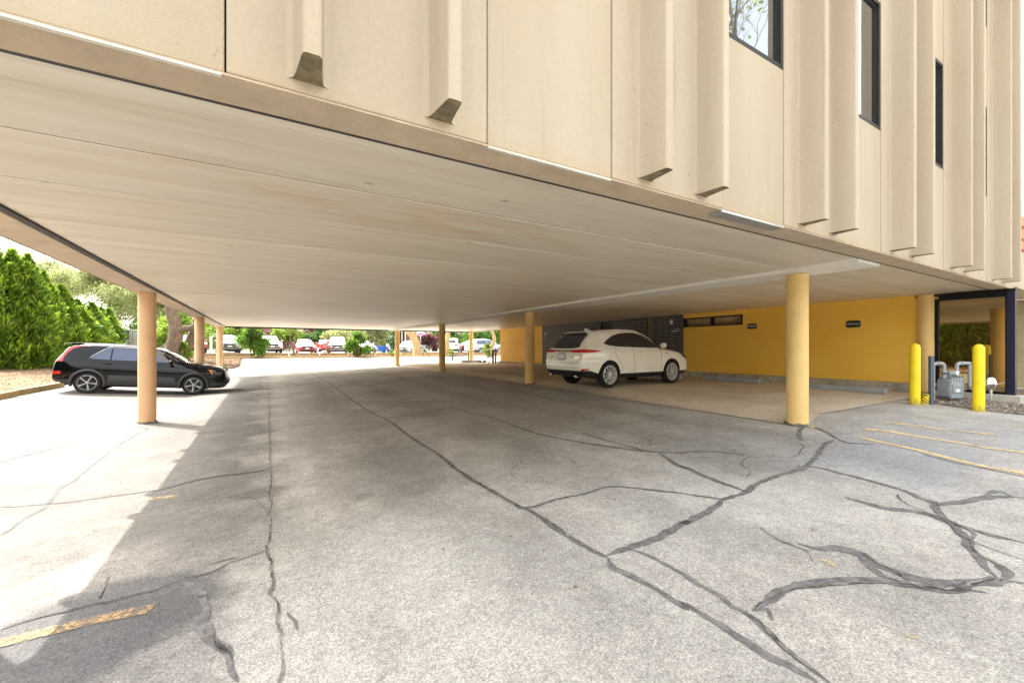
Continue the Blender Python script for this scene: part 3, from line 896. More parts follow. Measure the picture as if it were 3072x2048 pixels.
# sandy underside strip of the panels, set just below them
m = MB(); m.box(-2.515, 13.81, FY + 0.006, FY + 0.278, ZP - 0.012, ZP - 0.0015)
part(m, 'panel_underside', M['band'])
# white drip edge under two of the flat panels, bare flashing under a third
for (a, b), mat in ((flat_edges[0], 'whitetrim'), (flat_edges[1], 'whitetrim'), (flat_edges[2], 'steel')):
    m = MB()
    if mat == 'steel':
        m.box(a - 0.02, b, FY + 0.0, FY + 0.13, ZP - 0.030, ZP - 0.013)
    else:
        m.box(a, b - 0.01, FY - 0.004, FY + 0.02, ZP - 0.023, ZP - 0.013)
    part(m, 'flashing', M[mat])

# joint strips, soffit planks, beams -----------------------------------------------------------
m = MB(); m.box(-2.05, 13.4, FY + 0.28, FY + 0.325, ZP - 0.004, 3.05)
part(m, 'joint_strip', M['blackstrip'])
m = MB(); m.box(-2.10, -2.04, FY + 0.325, 29.42, ZP - 0.020, 3.05)
part(m, 'joint_strip', M['blackstrip'])
m = MB(); m.box(-2.04, 13.4, 29.36, 29.42, ZP - 0.075, 3.05)
part(m, 'joint_strip', M['blackstrip'])
m = MB(); m.box(13.34, 13.40, 24.85, 29.36, ZP - 0.020, 3.05)
part(m, 'joint_strip', M['blackstrip'])
y = FY + 0.325
m = MB()
ys = [y, 3.60, 4.62, 5.92, 7.12, 8.42] + [8.42 + 1.2 * k for k in range(1, 18)]
ys = [v for v in ys if v < 29.0] + [29.36]
for k in range(len(ys) - 1):
    g = 0.010 if k < 4 else 0.015
    dz = rng.uniform(-0.002, 0.002)
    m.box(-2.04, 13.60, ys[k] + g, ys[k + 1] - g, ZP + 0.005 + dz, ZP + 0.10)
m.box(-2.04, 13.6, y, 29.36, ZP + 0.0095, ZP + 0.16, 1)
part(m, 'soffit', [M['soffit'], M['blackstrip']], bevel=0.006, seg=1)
m = MB(); m.box(-2.52, -2.10, FY + 0.28, 29.75, 2.882, 3.05)
part(m, 'edge_beam', M['leftbeam'], bevel=0.012)
m = MB(); m.box(-2.10, 13.8, 29.42, 29.75, 2.90, 3.05)
part(m, 'edge_beam', M['leftbeam'], bevel=0.012)
m = MB(); m.box(13.40, 13.80, 24.9, 29.42, 2.90, 3.05)
part(m, 'edge_beam', M['leftbeam'], bevel=0.012)
m = MB(); m.box(7.26, 7.99, FY + 0.325, 29.36, 2.876, ZP + 0.02)
m.box(7.26, 7.36, FY + 0.325, 29.36, 2.868, 2.8755)
part(m, 'ceiling_beam', M['whitebeam'], bevel=0.006)

# left side wall with the same ribs (only its lower edge is seen, its ribs cast the toothed shadow edge)
for k in range(12):
    y0 = 2.64 + 2.27 * k
    y1 = min(y0 + 2.262, 29.75)
    m = MB(); m.box(-2.555, -2.522, y0, y1, 2.885, ZT)
    po = part(m, 'ribbed_panel', M['cream'])
    for c in (y0 + 0.45, y0 + 1.15):
        m = MB()
        m.prism([(-2.555 - d * .5, c + u) for u, d in RIB], 2.945, ZT, 'z', 0, 1)
        r = m.build('rib', [M['cream'], M['ribfoot']], autos=28)
        r.parent = po; r.data.transform(Matrix.Translation(-office.location))
m = MB()
m.box(-2.52, 13.80, 29.752, 29.95, 2.90, ZT)
part(m, 'rear_wall', M['cream'])
m = MB(); m.box(-2.50, 13.80, FY + 0.285, 29.75, 3.08, ZT - 0.1)
part(m, 'building_core', M['blackstrip'])
m = MB(); m.box(-2.7, 13.82, FY - 0.02, 29.97, ZT, ZT + 0.25)
part(m, 'roof', M['cream'])

# columns ---------------------------------------------------------------------------------------
def column(x, y, ztop, mat):
    zb = gz(x, y) - 0.05
    m = MB(); m.lathe([(0.159, zb), (0.159, zb + 0.9), (0.1585, zb + 1.8), (0.159, ztop)], (x, y, 0), n=40)
    part(m, 'column', M[mat], autos=40)
    m = MB()
    n_ = 36
    rr_ = [0.172 + rng.uniform(0, 0.022) for _ in range(n_)]
    vs = []
    for k in range(n_):
        a = 2 * math.pi * k / n_
        for r_, dz in ((0.157, 0.035 + rng.uniform(0, .012)), (rr_[k], 0.006)):
            px_, py_ = x + r_ * math.cos(a), y + r_ * math.sin(a)
            vs.append((px_, py_, gz(px_, py_) + dz + (0.012 if px_ > 7.52 and py_ > 3.55 else 0)))
    m.add(vs, [(2 * k, 2 * k + 1, (2 * k + 3) % (2 * n_), (2 * k + 2) % (2 * n_)) for k in range(n_)])
    part(m, 'base_sealant', M['gap'])
for yy in (3.66, 11.92, 20.1, 28.5):
    column(7.66, yy, 2.868, 'colyellow')
for yy in (4.6, 12.12, 20.6, 28.95):
    column(-2.28, yy, 2.882, 'colpeach')
column(13.62, 3.68, 2.916, 'colyellow')
column(13.05, 28.3, 2.916, 'colyellow')

# the enclosed ground floor ----------------------------------------------------------------------
WX = 13.6
m = MB(); m.box(WX, WX + 0.25, 3.84, 8.15, 0.80, 2.93); m.box(WX, WX + 0.25, 8.15, 10.44, 0.80, 2.43); m.box(WX, WX + 0.25, 8.15, 10.44, 2.77, 2.93)
part(m, 'ochre_wall', M['yellow'])
m = MB(); m.box(WX, WX + 0.25, 19.8, 24.85, 0.80, 2.93)
wl = part(m, 'ochre_wall', M['yellow'])
m = MB(); m.box(WX - 0.004, WX + 0.02, 20.2, 24.85, 1.98, 1.992)
part(m, 'wall_joint', M['browndoor'])
m = MB()
m.box(WX - 0.03, WX + 0.22, 10.441, 11.9, 0.80, 2.93)
m.box(WX - 0.03, WX + 0.22, 12.2, 14.25, 0.80, 2.93)
m.box(WX - 0.03, WX + 0.22, 14.95, 19.799, 0.80, 2.93)
part(m, 'brick_wall', M['brick'])
m = MB(); m.box(WX + 0.02, WX + 0.2, 11.9, 12.2, 0.80, 2.93)
part(m, 'door_post', M['browndoor'])
m = MB(); m.box(WX + 0.05, WX + 0.2, 14.25, 14.95, 0.80, 2.93)
part(m, 'door', M['blackplastic'], bevel=0.01)
m = MB()
yk = 3.84
while yk < 24.9:
    l = min(rng.uniform(2.2, 3.0), 24.95 - yk)
    if l < 0.2: break
    m.box(WX - 0.16 - rng.uniform(0, 0.015), WX - 0.002, yk, yk + l - 0.012, gz(WX - 0.1, yk) - 0.05, 0.80 - rng.uniform(0.0, 0.02))
    yk += l
m.box(WX - 0.002, WX + 0.25, 3.84, 24.95, 0.3, 0.799)
part(m, 'wall_footing', M['footing'], bevel=0.012)
# long low window in the ochre wall
m = MB()
x0, x1 = WX - 0.012, WX + 0.12
m.box(x0, x1, 8.152, 8.21, 2.432, 2.768); m.box(x0, x1, 10.37, 10.438, 2.432, 2.768)
m.box(x0, x1, 8.21, 10.37, 2.432, 2.472); m.box(x0, x1, 8.21, 10.37, 2.728, 2.768)
m.box(x0 + 0.004, x1, 9.24, 9.32, 2.472, 2.728)
fo = part(m, 'strip_window', M['blackframe'])
for (a, b) in ((8.212, 9.238), (9.322, 10.368)):
    p = MB(); p.box(WX + 0.06, WX + 0.07, a, b, 2.474, 2.726)
    po = p.build('pane', M['storeglass']); po.parent = fo; po.data.transform(Matrix.Translation(-office.location))
m = MB(); m.box(WX + 0.3, WX + 0.32, 8.0, 10.6, 2.2, 2.9)
part(m, 'room_wall', M['intfloor'])

# glazed corner ------------------------------------------------------------------------------------
m = MB()
m.box(WX - 0.02, WX + 0.10, 3.46, 3.60, 0.66, 2.79)
m.box(WX - 0.015, WX + 0.10, 2.42, 3.46, 2.75, 2.86)
m.box(WX + 0.0, WX + 0.10, 2.42, 3.46, 0.66, 0.71)
m.box(WX + 0.0, WX + 0.08, 2.412, 2.435, 0.71, 2.75)
sf = part(m, 'storefront', M['blackframe'])
m = MB(); m.box(WX - 0.03, WX + 0.12, 2.29, 2.41, 0.60, 2.86)
po = m.build('corner_post', M['bluepost']); po.parent = sf; po.data.transform(Matrix.Translation(-office.location))
m = MB(); m.box(WX + 0.03, WX + 0.042, 2.437, 3.458, 0.712, 2.748)
po = m.build('pane', M['storeglass']); po.parent = sf; po.data.transform(Matrix.Translation(-office.location))
m = MB(); m.box(WX - 0.04, WX + 0.12, 2.28, 3.85, 2.861, 2.905)
part(m, 'header', M['blackframe'])
m = MB(); m.box(WX - 0.12, WX + 0.2, 2.2, 3.83, 0.2, 0.655)
part(m, 'storefront_kerb', M['concrete'], bevel=0.01)
m = MB(); m.box(WX + 3.4, WX + 3.5, 2.3, 7.0, 0.6, 2.9); m.box(WX + 0.2, WX + 3.5, 6.9, 7.0, 0.6, 2.9)
m.box(WX + 0.26, WX + 3.5, 2.3, 7.0, 2.93, 2.96)
part(m, 'room_wall', M['interior'])
m = MB(); m.box(WX + 0.2, WX + 3.5, 2.3, 7.0, 0.5, 0.62)
part(m, 'room_floor', M['intfloor'])

# brick wing with the terracotta band at the right edge -----------------------------------------------
wing = thing('brick_building', 'neighbouring wing with terracotta band, dark window and pink brick base', 'building', (15.5, 3.0, 0.6))
m = MB()
m.box(13.86, 14.42, FY + 0.02, 3.0, 4.46, ZT)
m.box(13.86, 16.5, FY + 0.03, 3.0, 2.95, 3.84)
part(m, 'wall', M['cream'], wing, bevel=0.02)
m = MB(); m.box(14.42, 16.5, FY + 0.05, 3.0, 4.46, ZT)
part(m, 'window', M['winglass'], wing)
m = MB()
m.box(13.87, 16.6, FY - 0.10, 3.0, 4.26, 4.46); m.box(13.87, 16.6, FY - 0.06, 3.0, 4.03, 4.259); m.box(13.87, 16.6, FY - 0.02, 3.0, 3.84, 4.029)
part(m, 'cornice', M['orange'], wing, bevel=0.01)
m = MB(); m.box(18.0, 18.3, 2.0, 9.0, 1.5, 2.62); m.box(18.0, 18.3, 2.0, 9.0, 2.75, 4.2)
part(m, 'brick_wall', M['pinkbrick'], wing)
m = MB(); m.box(17.93, 18.3, 2.0, 9.0, 2.62, 2.75); m.box(17.9, 18.3, 2.0, 9.0, 1.38, 1.5)
part(m, 'sill', M['whitetrim'], wing)
m = MB(); m.box(18.0, 18.3, 2.0, 9.0, 0.5, 1.38)
part(m, 'plinth', M['boxgrey'], wing)
m = MB(); m.box(13.88, 13.95, 2.36, 2.42, 0.5, 2.94)
part(m, 'wall_edge', M['whitetrim'], wing)
# ------------------------------------------------------------------ vehicles
def interp(xs, ys, x):
    return float(np.interp(x, xs, ys))

def smooth_stations(st, n):
    st = np.array(st, float)
    x = st[:, 0]
    out = []
    # monotone cubic through the stations
    def pchip(y):
        h = np.diff(x); d = np.diff(y) / h
        m = np.zeros_like(y)
        m[0], m[-1] = d[0], d[-1]
        for i in range(1, len(y) - 1):
            if d[i - 1] * d[i] > 0:
                w1, w2 = 2 * h[i] + h[i - 1], h[i] + 2 * h[i - 1]
                m[i] = (w1 + w2) / (w1 / d[i - 1] + w2 / d[i])
        def f(t):
            i = min(len(x) - 2, max(0, int(np.searchsorted(x, t) - 1)))
            s = (t - x[i]) / h[i]
            return ((2 * s**3 - 3 * s**2 + 1) * y[i] + (s**3 - 2 * s**2 + s) * h[i] * m[i] + (-2 * s**3 + 3 * s**2) * y[i + 1] + (s**3 - s**2) * h[i] * m[i + 1])
        return f
    fs = [pchip(st[:, k]) for k in range(1, st.shape[1])]
    L = x[-1]
    ts = sorted(set(list(np.linspace(0, L, n)) + list(np.linspace(0, 0.2, 7)) + list(np.linspace(L - 0.25, L, 8))))
    return [[t] + [f(t) for f in fs] for t in ts]

class Car:
    """Car body: x forward from the rear bumper, y to the left, z up from the ground."""
    def __init__(s, stations, wheels, tyre_r, tyre_w=0.22, n=64, clad=0.0, cuts=()):
        s.cuts = cuts
        s.wheels, s.r, s.tw = wheels, tyre_r, tyre_w
        st = smooth_stations(stations, n)
        s.L = st[-1][0]
        rings = []
        for (x, zb, zbelt, zt, w, wb, wr) in st:
            zt = max(zt, zbelt + 0.01)
            h = zt - zbelt
            k = min(1.0, h / 0.35)
            low = zb + 0.05
            z1 = zb + (zbelt - zb) * 0.28
            z2 = zb + (zbelt - zb) * 0.55
            z3 = zb + (zbelt - zb) * 0.80
            half = [(0, zb), (w * 0.80, zb), (w * 0.955, low), (w * 0.99, z1), (w, z2), (w * 0.992, z3),
                    (w * 0.965, zbelt - 0.035), (wb + (w * 0.965 - wb) * 0.25, zbelt),
                    (wb + (wr - wb) * 0.30, zbelt + h * 0.33), (wb + (wr - wb) * 0.66, zbelt + h * 0.64),
                    (wr + (wb - wr) * 0.04, zt - h * (0.15 * k + 0.20 * (1 - k))), (wr * 0.86, zt - h * 0.055 * k - h * 0.1 * (1 - k)),
                    (wr * 0.5, zt - h * 0.012), (0, zt)]
            ring = [(x, y, z) for y, z in half] + [(x, -y, z) for y, z in half[-2:0:-1]]
            rings.append(ring)
        m = len(rings[0])
        mb = MB()
        vs = [v for rg in rings for v in rg]
        fs = []
        for i in range(len(rings) - 1):
            for k in range(m):
                k2 = (k + 1) % m
                fs.append((i * m + k, (i + 1) * m + k, (i + 1) * m + k2, i * m + k2))
        fs.append(tuple(range(m)))
        fs.append(tuple(range((len(rings) - 1) * m, len(rings) * m))[::-1])
        mb.add(vs, fs)
        s.mb = mb
        s.clad = clad
        s.bvh = BVHTree.FromPolygons([Vector(v) for v in vs], [f for f in fs])

    def side(s, x, z, sgn=-1):
        h = s.bvh.ray_cast(Vector((x, sgn * 3.0, z)), Vector((0, -sgn, 0)))
        return h[0], h[1]
    def top(s, x, y):
        h = s.bvh.ray_cast(Vector((x, y, 4.0)), Vector((0, 0, -1)))
        return h[0], h[1]
    def end(s, y, z, rear=True):
        h = s.bvh.ray_cast(Vector((-3.0 if rear else 9.0, y, z)), Vector((1 if rear else -1, 0, 0)))
        return h[0], h[1]

    def body(s, parent, paint, plastic, arch=1.10, wells=True, subdiv=1):
        o = s.mb.build('body', [paint, plastic], None, smooth=True)
        o.modifiers.new('sub', 'SUBSURF').levels = subdiv
        o.modifiers['sub'].render_levels = subdiv
        cut = []
        if wells:
            for wx in s.wheels:
                for sg in (-1, 1):
                    c = MB()
                    c.lathe([(s.r * arch, 0.45), (s.r * arch, 1.6)], (wx, 0, s.r), 'y', 40)
                    c.v = [(v[0], sg * v[1], v[2]) for v in c.v]
                    co = c.build('cutter', plastic)
                    md = o.modifiers.new('well', 'BOOLEAN'); md.object = co; md.operation = 'DIFFERENCE'; md.solver = 'EXACT'
                    md.material_mode = 'TRANSFER'
                    cut.append(co)
        dg = bpy.context.evaluated_depsgraph_get()
        me = bpy.data.meshes.new_from_object(o.evaluated_get(dg))
        o.modifiers.clear()
        old = o.data
        o.data = me
        bpy.data.meshes.remove(old)
        for co in cut:
            me2 = co.data; bpy.data.objects.remove(co); bpy.data.meshes.remove(me2)
        me.materials.clear()
        me.materials.append(paint); me.materials.append(plastic)
        # well faces lie inside the body: find them by their distance from the axle
        import bmesh
        bm = bmesh.new(); bm.from_mesh(me)
        for co_, no_ in s.cuts:
            bmesh.ops.bisect_plane(bm, geom=bm.verts[:] + bm.edges[:] + bm.faces[:], plane_co=co_, plane_no=no_, dist=1e-5)
        bm.to_mesh(me); bm.free()
        for p in me.polygons:
            c = p.center
            inwell = False
            for wx in s.wheels:
                d = math.hypot(c.x - wx, c.z - s.r)
                if d < s.r * arch + 0.004 and abs(c.y) > 0.40:
                    inwell = True
            low = s.clad and (p.center.z < s.clad(p.center.x) if callable(s.clad) else p.center.z < s.clad)
            p.material_index = 1 if (inwell or low or p.normal.z < -0.85) else 0
            p.use_smooth = True
        me.set_sharp_from_angle(angle=R(38))
        me.name = 'body'
        o.parent = parent
        return o

    def patch(s, name, outline, mode, mat, parent, off=0.006, nx=26, nz=8, sgn=-1, thick=0.0):
        """Grid patch of the body surface inside an outline. mode: side(x,z) top(x,y) rear/front(y,z)."""
        P = np.array(outline, float)
        a0, a1 = P[:, 0].min(), P[:, 0].max()
        def span(a):
            hits = []
            n = len(P)
            for i in range(n):
                (x0, y0), (x1, y1) = P[i], P[(i + 1) % n]
                if (x0 <= a <= x1) or (x1 <= a <= x0):
                    if abs(x1 - x0) < 1e-9:
                        hits += [y0, y1]
                    else:
                        hits.append(y0 + (y1 - y0) * (a - x0) / (x1 - x0))
            return (min(hits), max(hits)) if hits else None
        vs, ok = [], []
        e = 1e-4 * (a1 - a0)
        knots = sorted(set([a0 + e, a1 - e] + [min(a1 - e, max(a0 + e, p)) for p in P[:, 0]] + list(np.linspace(a0 + e, a1 - e, nx))))
        cols = []
        for a in knots:
            sp = span(a)
            if sp is None: continue
            row = []
            for j in range(nz + 1):
                b = sp[0] + (sp[1] - sp[0]) * j / nz
                if mode == 'side': q, nn = s.side(a, b, sgn)
                elif mode == 'top': q, nn = s.top(a, b)
                else: q, nn = s.end(a, b, mode == 'rear')
                if q is None:
                    row = None; break
                if mode == 'side':
                    d = Vector((0, sgn, 0))
                elif mode == 'top': d = Vector((0, 0, 1))
                else: d = Vector((-1 if mode == 'rear' else 1, 0, 0))
                if nn.dot(d) < 0: nn = -nn
                row.append(q + (nn * 0.6 + d * 0.4) * off)
            if row: cols.append(row)
        if len(cols) < 2: return None
        m = MB()
        k = nz + 1
        m.add([v for c in cols for v in c], [(i * k + j, i * k + j + 1, (i + 1) * k + j + 1, (i + 1) * k + j) for i in range(len(cols) - 1) for j in range(nz)])
        o = m.build(name, mat, parent, smooth=True)
        if thick:
            sd = o.modifiers.new('t', 'SOLIDIFY'); sd.thickness = thick; sd.offset = 0
        return o

    def line(s, name, pts, mode, mat, parent, r=0.004, off=0.001, sgn=-1, step=0.06):
        out = []
        for i in range(len(pts) - 1):
            a, b = Vector(pts[i] + (0,)), Vector(pts[i + 1] + (0,))
            n = max(1, int((b - a).length / step))
            for j in range(n + (i == len(pts) - 2)):
                p = a.lerp(b, j / n)
                if mode == 'side': q, nn = s.side(p.x, p.y, sgn)
                elif mode == 'top': q, nn = s.top(p.x, p.y)
                else: q, nn = s.end(p.x, p.y, mode == 'rear')
                if q is not None:
                    if mode == 'side' and nn.y * sgn < 0: nn = -nn
                    if mode == 'top' and nn.z < 0: nn = -nn
                    if mode == 'rear' and nn.x > 0: nn = -nn
                    if mode == 'front' and nn.x < 0: nn = -nn
                    out.append(q + nn * off)
        if len(out) < 2: return None
        m = MB(); m.tube(out, r, 6)
        return m.build(name, mat, parent, smooth=True)

def wheel_meshes(r, w, spokes, style):
    ty = MB()
    rr = r * 0.70
    ty.lathe([(rr, -w * 0.42), (r * 0.93, -w * 0.5), (r * 0.985, -w * 0.40), (r, -w * 0.2), (r, w * 0.2), (r * 0.985, w * 0.40), (r * 0.93, w * 0.5), (rr, w * 0.42), (rr * 0.97, 0)], (0, 0, 0), 'y', 40, 0, cap=False)
    rm = MB()
    # outward face is -y
    rm.lathe([(rr * 1.03, -w * 0.46), (rr * 0.97, -w * 0.48), (rr * 0.93, -w * 0.40), (rr * 0.92, w * 0.3)], (0, 0, 0), 'y', 40, 0, cap=False)
    yo = -w * 0.36
    for k in range(spokes):
        a = 2 * math.pi * k / spokes
        def pt(rad, da, y):
            return (rad * math.cos(a + da), y, rad * math.sin(a + da))
        if style == 'star':
            wi, wo = 0.16, 0.115
            vs = [pt(rr * 0.18, -wi * 2.0, yo - 0.012), pt(rr * 0.18, wi * 2.0, yo - 0.012), pt(rr * 0.95, wo, yo - 0.03), pt(rr * 0.95, -wo, yo - 0.03),
                  pt(rr * 0.18, -wi * 2.0, yo + 0.03), pt(rr * 0.18, wi * 2.0, yo + 0.03), pt(rr * 0.95, wo, yo + 0.01), pt(rr * 0.95, -wo, yo + 0.01)]
            rm.add(vs, [(0, 1, 2, 3), (4, 7, 6, 5), (0, 4, 5, 1), (1, 5, 6, 2), (2, 6, 7, 3), (3, 7, 4, 0)])
        else:
            for sg in (-1, 1):
                d0, d1, wd = 0.05 * sg * 2, 0.105 * sg, 0.032
                vs = [pt(rr * 0.16, d0 - 0.1, yo - 0.01), pt(rr * 0.16, d0 + 0.1, yo - 0.01), pt(rr * 0.96, d1 + wd, yo - 0.025), pt(rr * 0.96, d1 - wd, yo - 0.025),
                      pt(rr * 0.16, d0 - 0.1, yo + 0.02), pt(rr * 0.16, d0 + 0.1, yo + 0.02), pt(rr * 0.96, d1 + wd, yo + 0.01), pt(rr * 0.96, d1 - wd, yo + 0.01)]
                rm.add(vs, [(0, 1, 2, 3), (4, 7, 6, 5), (0, 4, 5, 1), (1, 5, 6, 2), (2, 6, 7, 3), (3, 7, 4, 0)])
    rm.lathe([(0.03, yo - 0.03), (rr * 0.2, yo - 0.02), (rr * 0.22, yo + 0.03)], (0, 0, 0), 'y', 20, 0)
    hub = MB()
    hub.lathe([(0.02, 0.0), (rr * 0.91, 0.0)], (0, -w * 0.05, 0), 'y', 32, 0, cap=False)
    hub.lathe([(rr * 0.3, -0.02), (rr * 0.62, -0.02), (rr * 0.62, 0.0)], (0, -w * 0.1, 0), 'y', 28, 0, cap=True)
    return ty, rm, hub

def add_wheels(car, parent, halfw, spokes, style, rim=None, full=True):
    ty, rm, hub = wheel_meshes(car.r, car.tw, spokes, style)
    first = None
    for wx in car.wheels:
        for sg in (-1, 1):
            if first is None:
                t = ty.build('wheel', M['rubber'], parent, autos=35)
                if full:
                    ro = rm.build('rim', rim or M['silver'], t, autos=30)
                    hb = hub.build('brake_disc', M['blackplastic'], t)
                    first = (t, ro, hb)
                else:
                    ro = rm.build('rim', rim or M['silver'], t, autos=30)
                    first = (t, ro)
                o = t
            else:
                o = copy_tree(first[0], parent)
            o.location = (wx, sg * halfw, car.r)
            o.rotation_euler = (0, rng.uniform(0, 1.2), 0 if sg < 0 else math.pi)
    return first

def mirror_part(car, parent, x, z, y, paint, sgn):
    m = MB()
    m.lathe([(0.02, -0.10), (0.072, -0.075), (0.085, -0.02), (0.085, 0.05), (0.05, 0.09), (0.02, 0.10)], (0, 0, 0), 'y', 16)
    m.v = [(v[0] * 0.72 + x - 0.25 * abs(v[1]) * (1 if v[1] * sgn < 0 else 0), v[1] + sgn * (y + 0.10), v[2] * 0.92 + z) for v in m.v]
    o = m.build('mirror', paint, parent, smooth=True)
    k = MB(); k.tube([(x + 0.02, sgn * (y - 0.06), z - 0.09), (x, sgn * (y + 0.03), z - 0.055)], 0.022, 8)
    k.build('mirror_arm', M['blackplastic'], o, smooth=True)
    return o

def handle_part(car, parent, x, z, mat, sgn, l=0.22):
    q, nn = car.side(x, z, sgn)
    q2, _ = car.side(x + l, z, sgn)
    if nn.y * sgn < 0: nn = -nn
    m = MB()
    m.tube([q + nn * 0.002, q + nn * 0.03 + Vector((0.03, 0, 0)), q2 + nn * 0.03 - Vector((0.03, 0, 0)), q2 + nn * 0.002], [0.012, 0.015, 0.015, 0.012], 8)
    return m.build('door_handle', mat, parent, smooth=True)

# ---------------------------------------------------------------- the black crossover, left
NI = Car([(0.00, .42, .66, .72, .72, .70, .55), (0.03, .36, .84, .96, .82, .77, .66), (.10, .32, .99, 1.12, .86, .81, .66), (.22, .28, 1.04, 1.34, .88, .82, .66),
          (.32, .25, 1.06, 1.50, .89, .82, .66), (.40, .24, 1.06, 1.545, .893, .82, .66), (.9, .20, 1.05, 1.59, .90, .82, .66), (1.5, .19, 1.03, 1.61, .90, .82, .66), (2.1, .19, 1.015, 1.60, .90, .82, .655),
          (2.55, .19, 1.0, 1.53, .90, .82, .64), (2.95, .19, .99, 1.32, .90, .82, .62), (3.27, .19, .995, 1.125, .90, .81, .62), (3.5, .19, .985, 1.085, .90, .80, .62), (3.85, .20, .955, 1.05, .89, .79, .60),
          (4.15, .21, .915, 1.005, .87, .77, .56), (4.36, .23, .86, .94, .82, .73, .54), (4.46, .28, .76, .85, .76, .68, .5), (4.50, .36, .66, .76, .68, .6, .45)], (0.86, 3.57), 0.335, 0.215,
         clad=0.43, cuts=[((0, 0, .43), (0, 0, 1))])
def build_crossover():
    p0, p1 = onground(239, 1181), onground(591, 1178)
    yn = 18.35 + 0.80
    x0 = -5.78
    t = thing('parked_car', 'black crossover with silver five-spoke wheels parked in the sun at the mulch bed', 'car', (x0, yn, 0))
    za_, zb_ = gz(x0 + .86, yn), gz(x0 + 3.57, yn)
    th = math.atan2(zb_ - za_, 2.71)
    t.rotation_euler = (0, -th, 0)
    t.location.z = za_ - 0.86 * math.sin(th)
    body = NI.body(t, M['blackpaint'], M['greyplastic'])
    add_wheels(NI, t, 0.80, 5, 'star', M['steel'])
    G = M['carglass']
    for sg in (-1, 1):
        NI.patch('side_window', [(.86, 1.10), (1.02, 1.27), (1.26, 1.465), (1.33, 1.475), (1.33, 1.085)], 'side', G, t, sgn=sg)
        NI.patch('side_window', [(1.37, 1.085), (1.37, 1.465), (1.65, 1.485), (1.99, 1.485), (1.99, 1.085)], 'side', G, t, sgn=sg)
        NI.patch('side_window', [(2.11, 1.08), (2.11, 1.48), (2.40, 1.445), (2.62, 1.375), (2.88, 1.23), (3.08, 1.10), (3.08, 1.075)], 'side', G, t, sgn=sg)
        NI.line('window_trim', [(.83, 1.11), (1.00, 1.285), (1.25, 1.485), (1.65, 1.505), (2.10, 1.50), (2.42, 1.465), (2.66, 1.38), (2.92, 1.23), (3.12, 1.095)], 'side', M['chrome'], t, 0.006, sgn=sg)
        NI.line('door_seam', [(1.30, 1.40), (1.00, 1.09), (1.06, .98), (1.24, .62), (1.33, .42)], 'side', M['seam'], t, sgn=sg)
        NI.line('door_seam', [(2.05, 1.42), (2.05, 1.05), (2.02, .42)], 'side', M['seam'], t, sgn=sg)
        NI.line('door_seam', [(3.07, 1.02), (3.09, .80), (3.04, .42)], 'side', M['seam'], t, sgn=sg)
        handle_part(NI, t, 1.16, .955, M['blackpaint'], sg)
        handle_part(NI, t, 2.13, .945, M['blackpaint'], sg)
        mirror_part(NI, t, 2.92, 1.09, .89, M['blackpaint'], sg)
        NI.patch('sill_cladding', [(1.34, .44), (1.34, .60), (3.02, .585), (3.06, .43)], 'side', M['greyplastic'], t, off=0.012, sgn=sg)
        NI.patch('tail_lamp', [(.10, .97), (.15, 1.07), (.20, 1.19), (.27, 1.32), (.36, 1.43), (.55, 1.495), (.80, 1.52), (.80, 1.505), (.58, 1.46), (.42, 1.38), (.33, 1.26), (.27, 1.13), (.25, .98)], 'side', M['red'], t, off=0.010, nx=40, sgn=sg)
        NI.patch('rear_reflector', [(.05, .58), (.05, .68), (.24, .69), (.24, .60)], 'side', M['red'], t, off=0.008, sgn=sg)
        NI.patch('headlamp', [(3.92, .84), (3.92, .91), (4.36, .84), (4.38, .70), (4.12, .74)], 'side', M['blackplastic'], t, off=0.007, sgn=sg)
        NI.line('daytime_lamp', [(4.04, .87), (4.14, .84), (4.17, .77), (4.26, .76), (4.36, .80)], 'side', M['lamp'], t, 0.008, off=0.008, sgn=sg)
        NI.patch('amber_lamp', [(3.95, .89), (4.04, .88), (4.12, .74), (4.06, .73)], 'side', M['amber'], t, off=0.012, sgn=sg)
        for wx in NI.wheels:     # wheel arch cladding, a ring that follows the flank
            ring = []
            for k in range(25):
                a = math.pi * (-0.10 + 1.20 * k / 24)
                ring.append((a,))
            vs, fs = [], []
            for (a,) in ring:
                for rr in (NI.r * 1.08, NI.r * 1.31):
                    x, z = wx + rr * math.cos(a), NI.r + rr * math.sin(a)
                    q, nn = NI.side(min(max(x, 0.04), NI.L - 0.05), max(z, .27), sg)
                    if q is None: q = Vector((x, sg * .86, z))
                    vs.append((x, q.y + sg * (0.014 if rr < NI.r * 1.2 else 0.012), z))
            m = MB(); m.add(vs, [(2 * i, 2 * i + 1, 2 * i + 3, 2 * i + 2) for i in range(24)])
            o = m.build('arch_cladding', M['greyplastic'], t, smooth=True)
            sd = o.modifiers.new('t', 'SOLIDIFY'); sd.thickness = 0.03; sd.offset = 0
        # roof rail
        pts = [NI.top(x, sg * .56)[0] + Vector((0, 0, .025 if .6 < x < 2.3 else 0.0)) for x in (.55, .65, 1.0, 1.5, 2.0, 2.3, 2.38)]
        m = MB(); m.tube(pts, .013, 8); m.build('roof_rail', M['blackplastic'], t, smooth=True)
    NI.patch('windscreen', [(2.52, -.50), (2.52, .50), (2.8, .57), (3.2, .68), (3.2, -.68), (2.8, -.57)], 'top', M['screen'], t)
    NI.patch('rear_window', [(-.60, 1.14), (-.55, 1.46), (.55, 1.46), (.60, 1.14)], 'rear', G, t)
    sp = MB(); sp.prism([(.18, 1.53), (.42, 1.52), (.62, 1.555), (.50, 1.585), (.20, 1.545)], -.58, .58, 'y')
    sp.build('spoiler', M['blackpaint'], t, bevel=0.008)
    m = MB(); m.box(4.42, 4.53, -.55, .55, .36, .56); m.build('grille', M['blackplastic'], t, bevel=0.02)
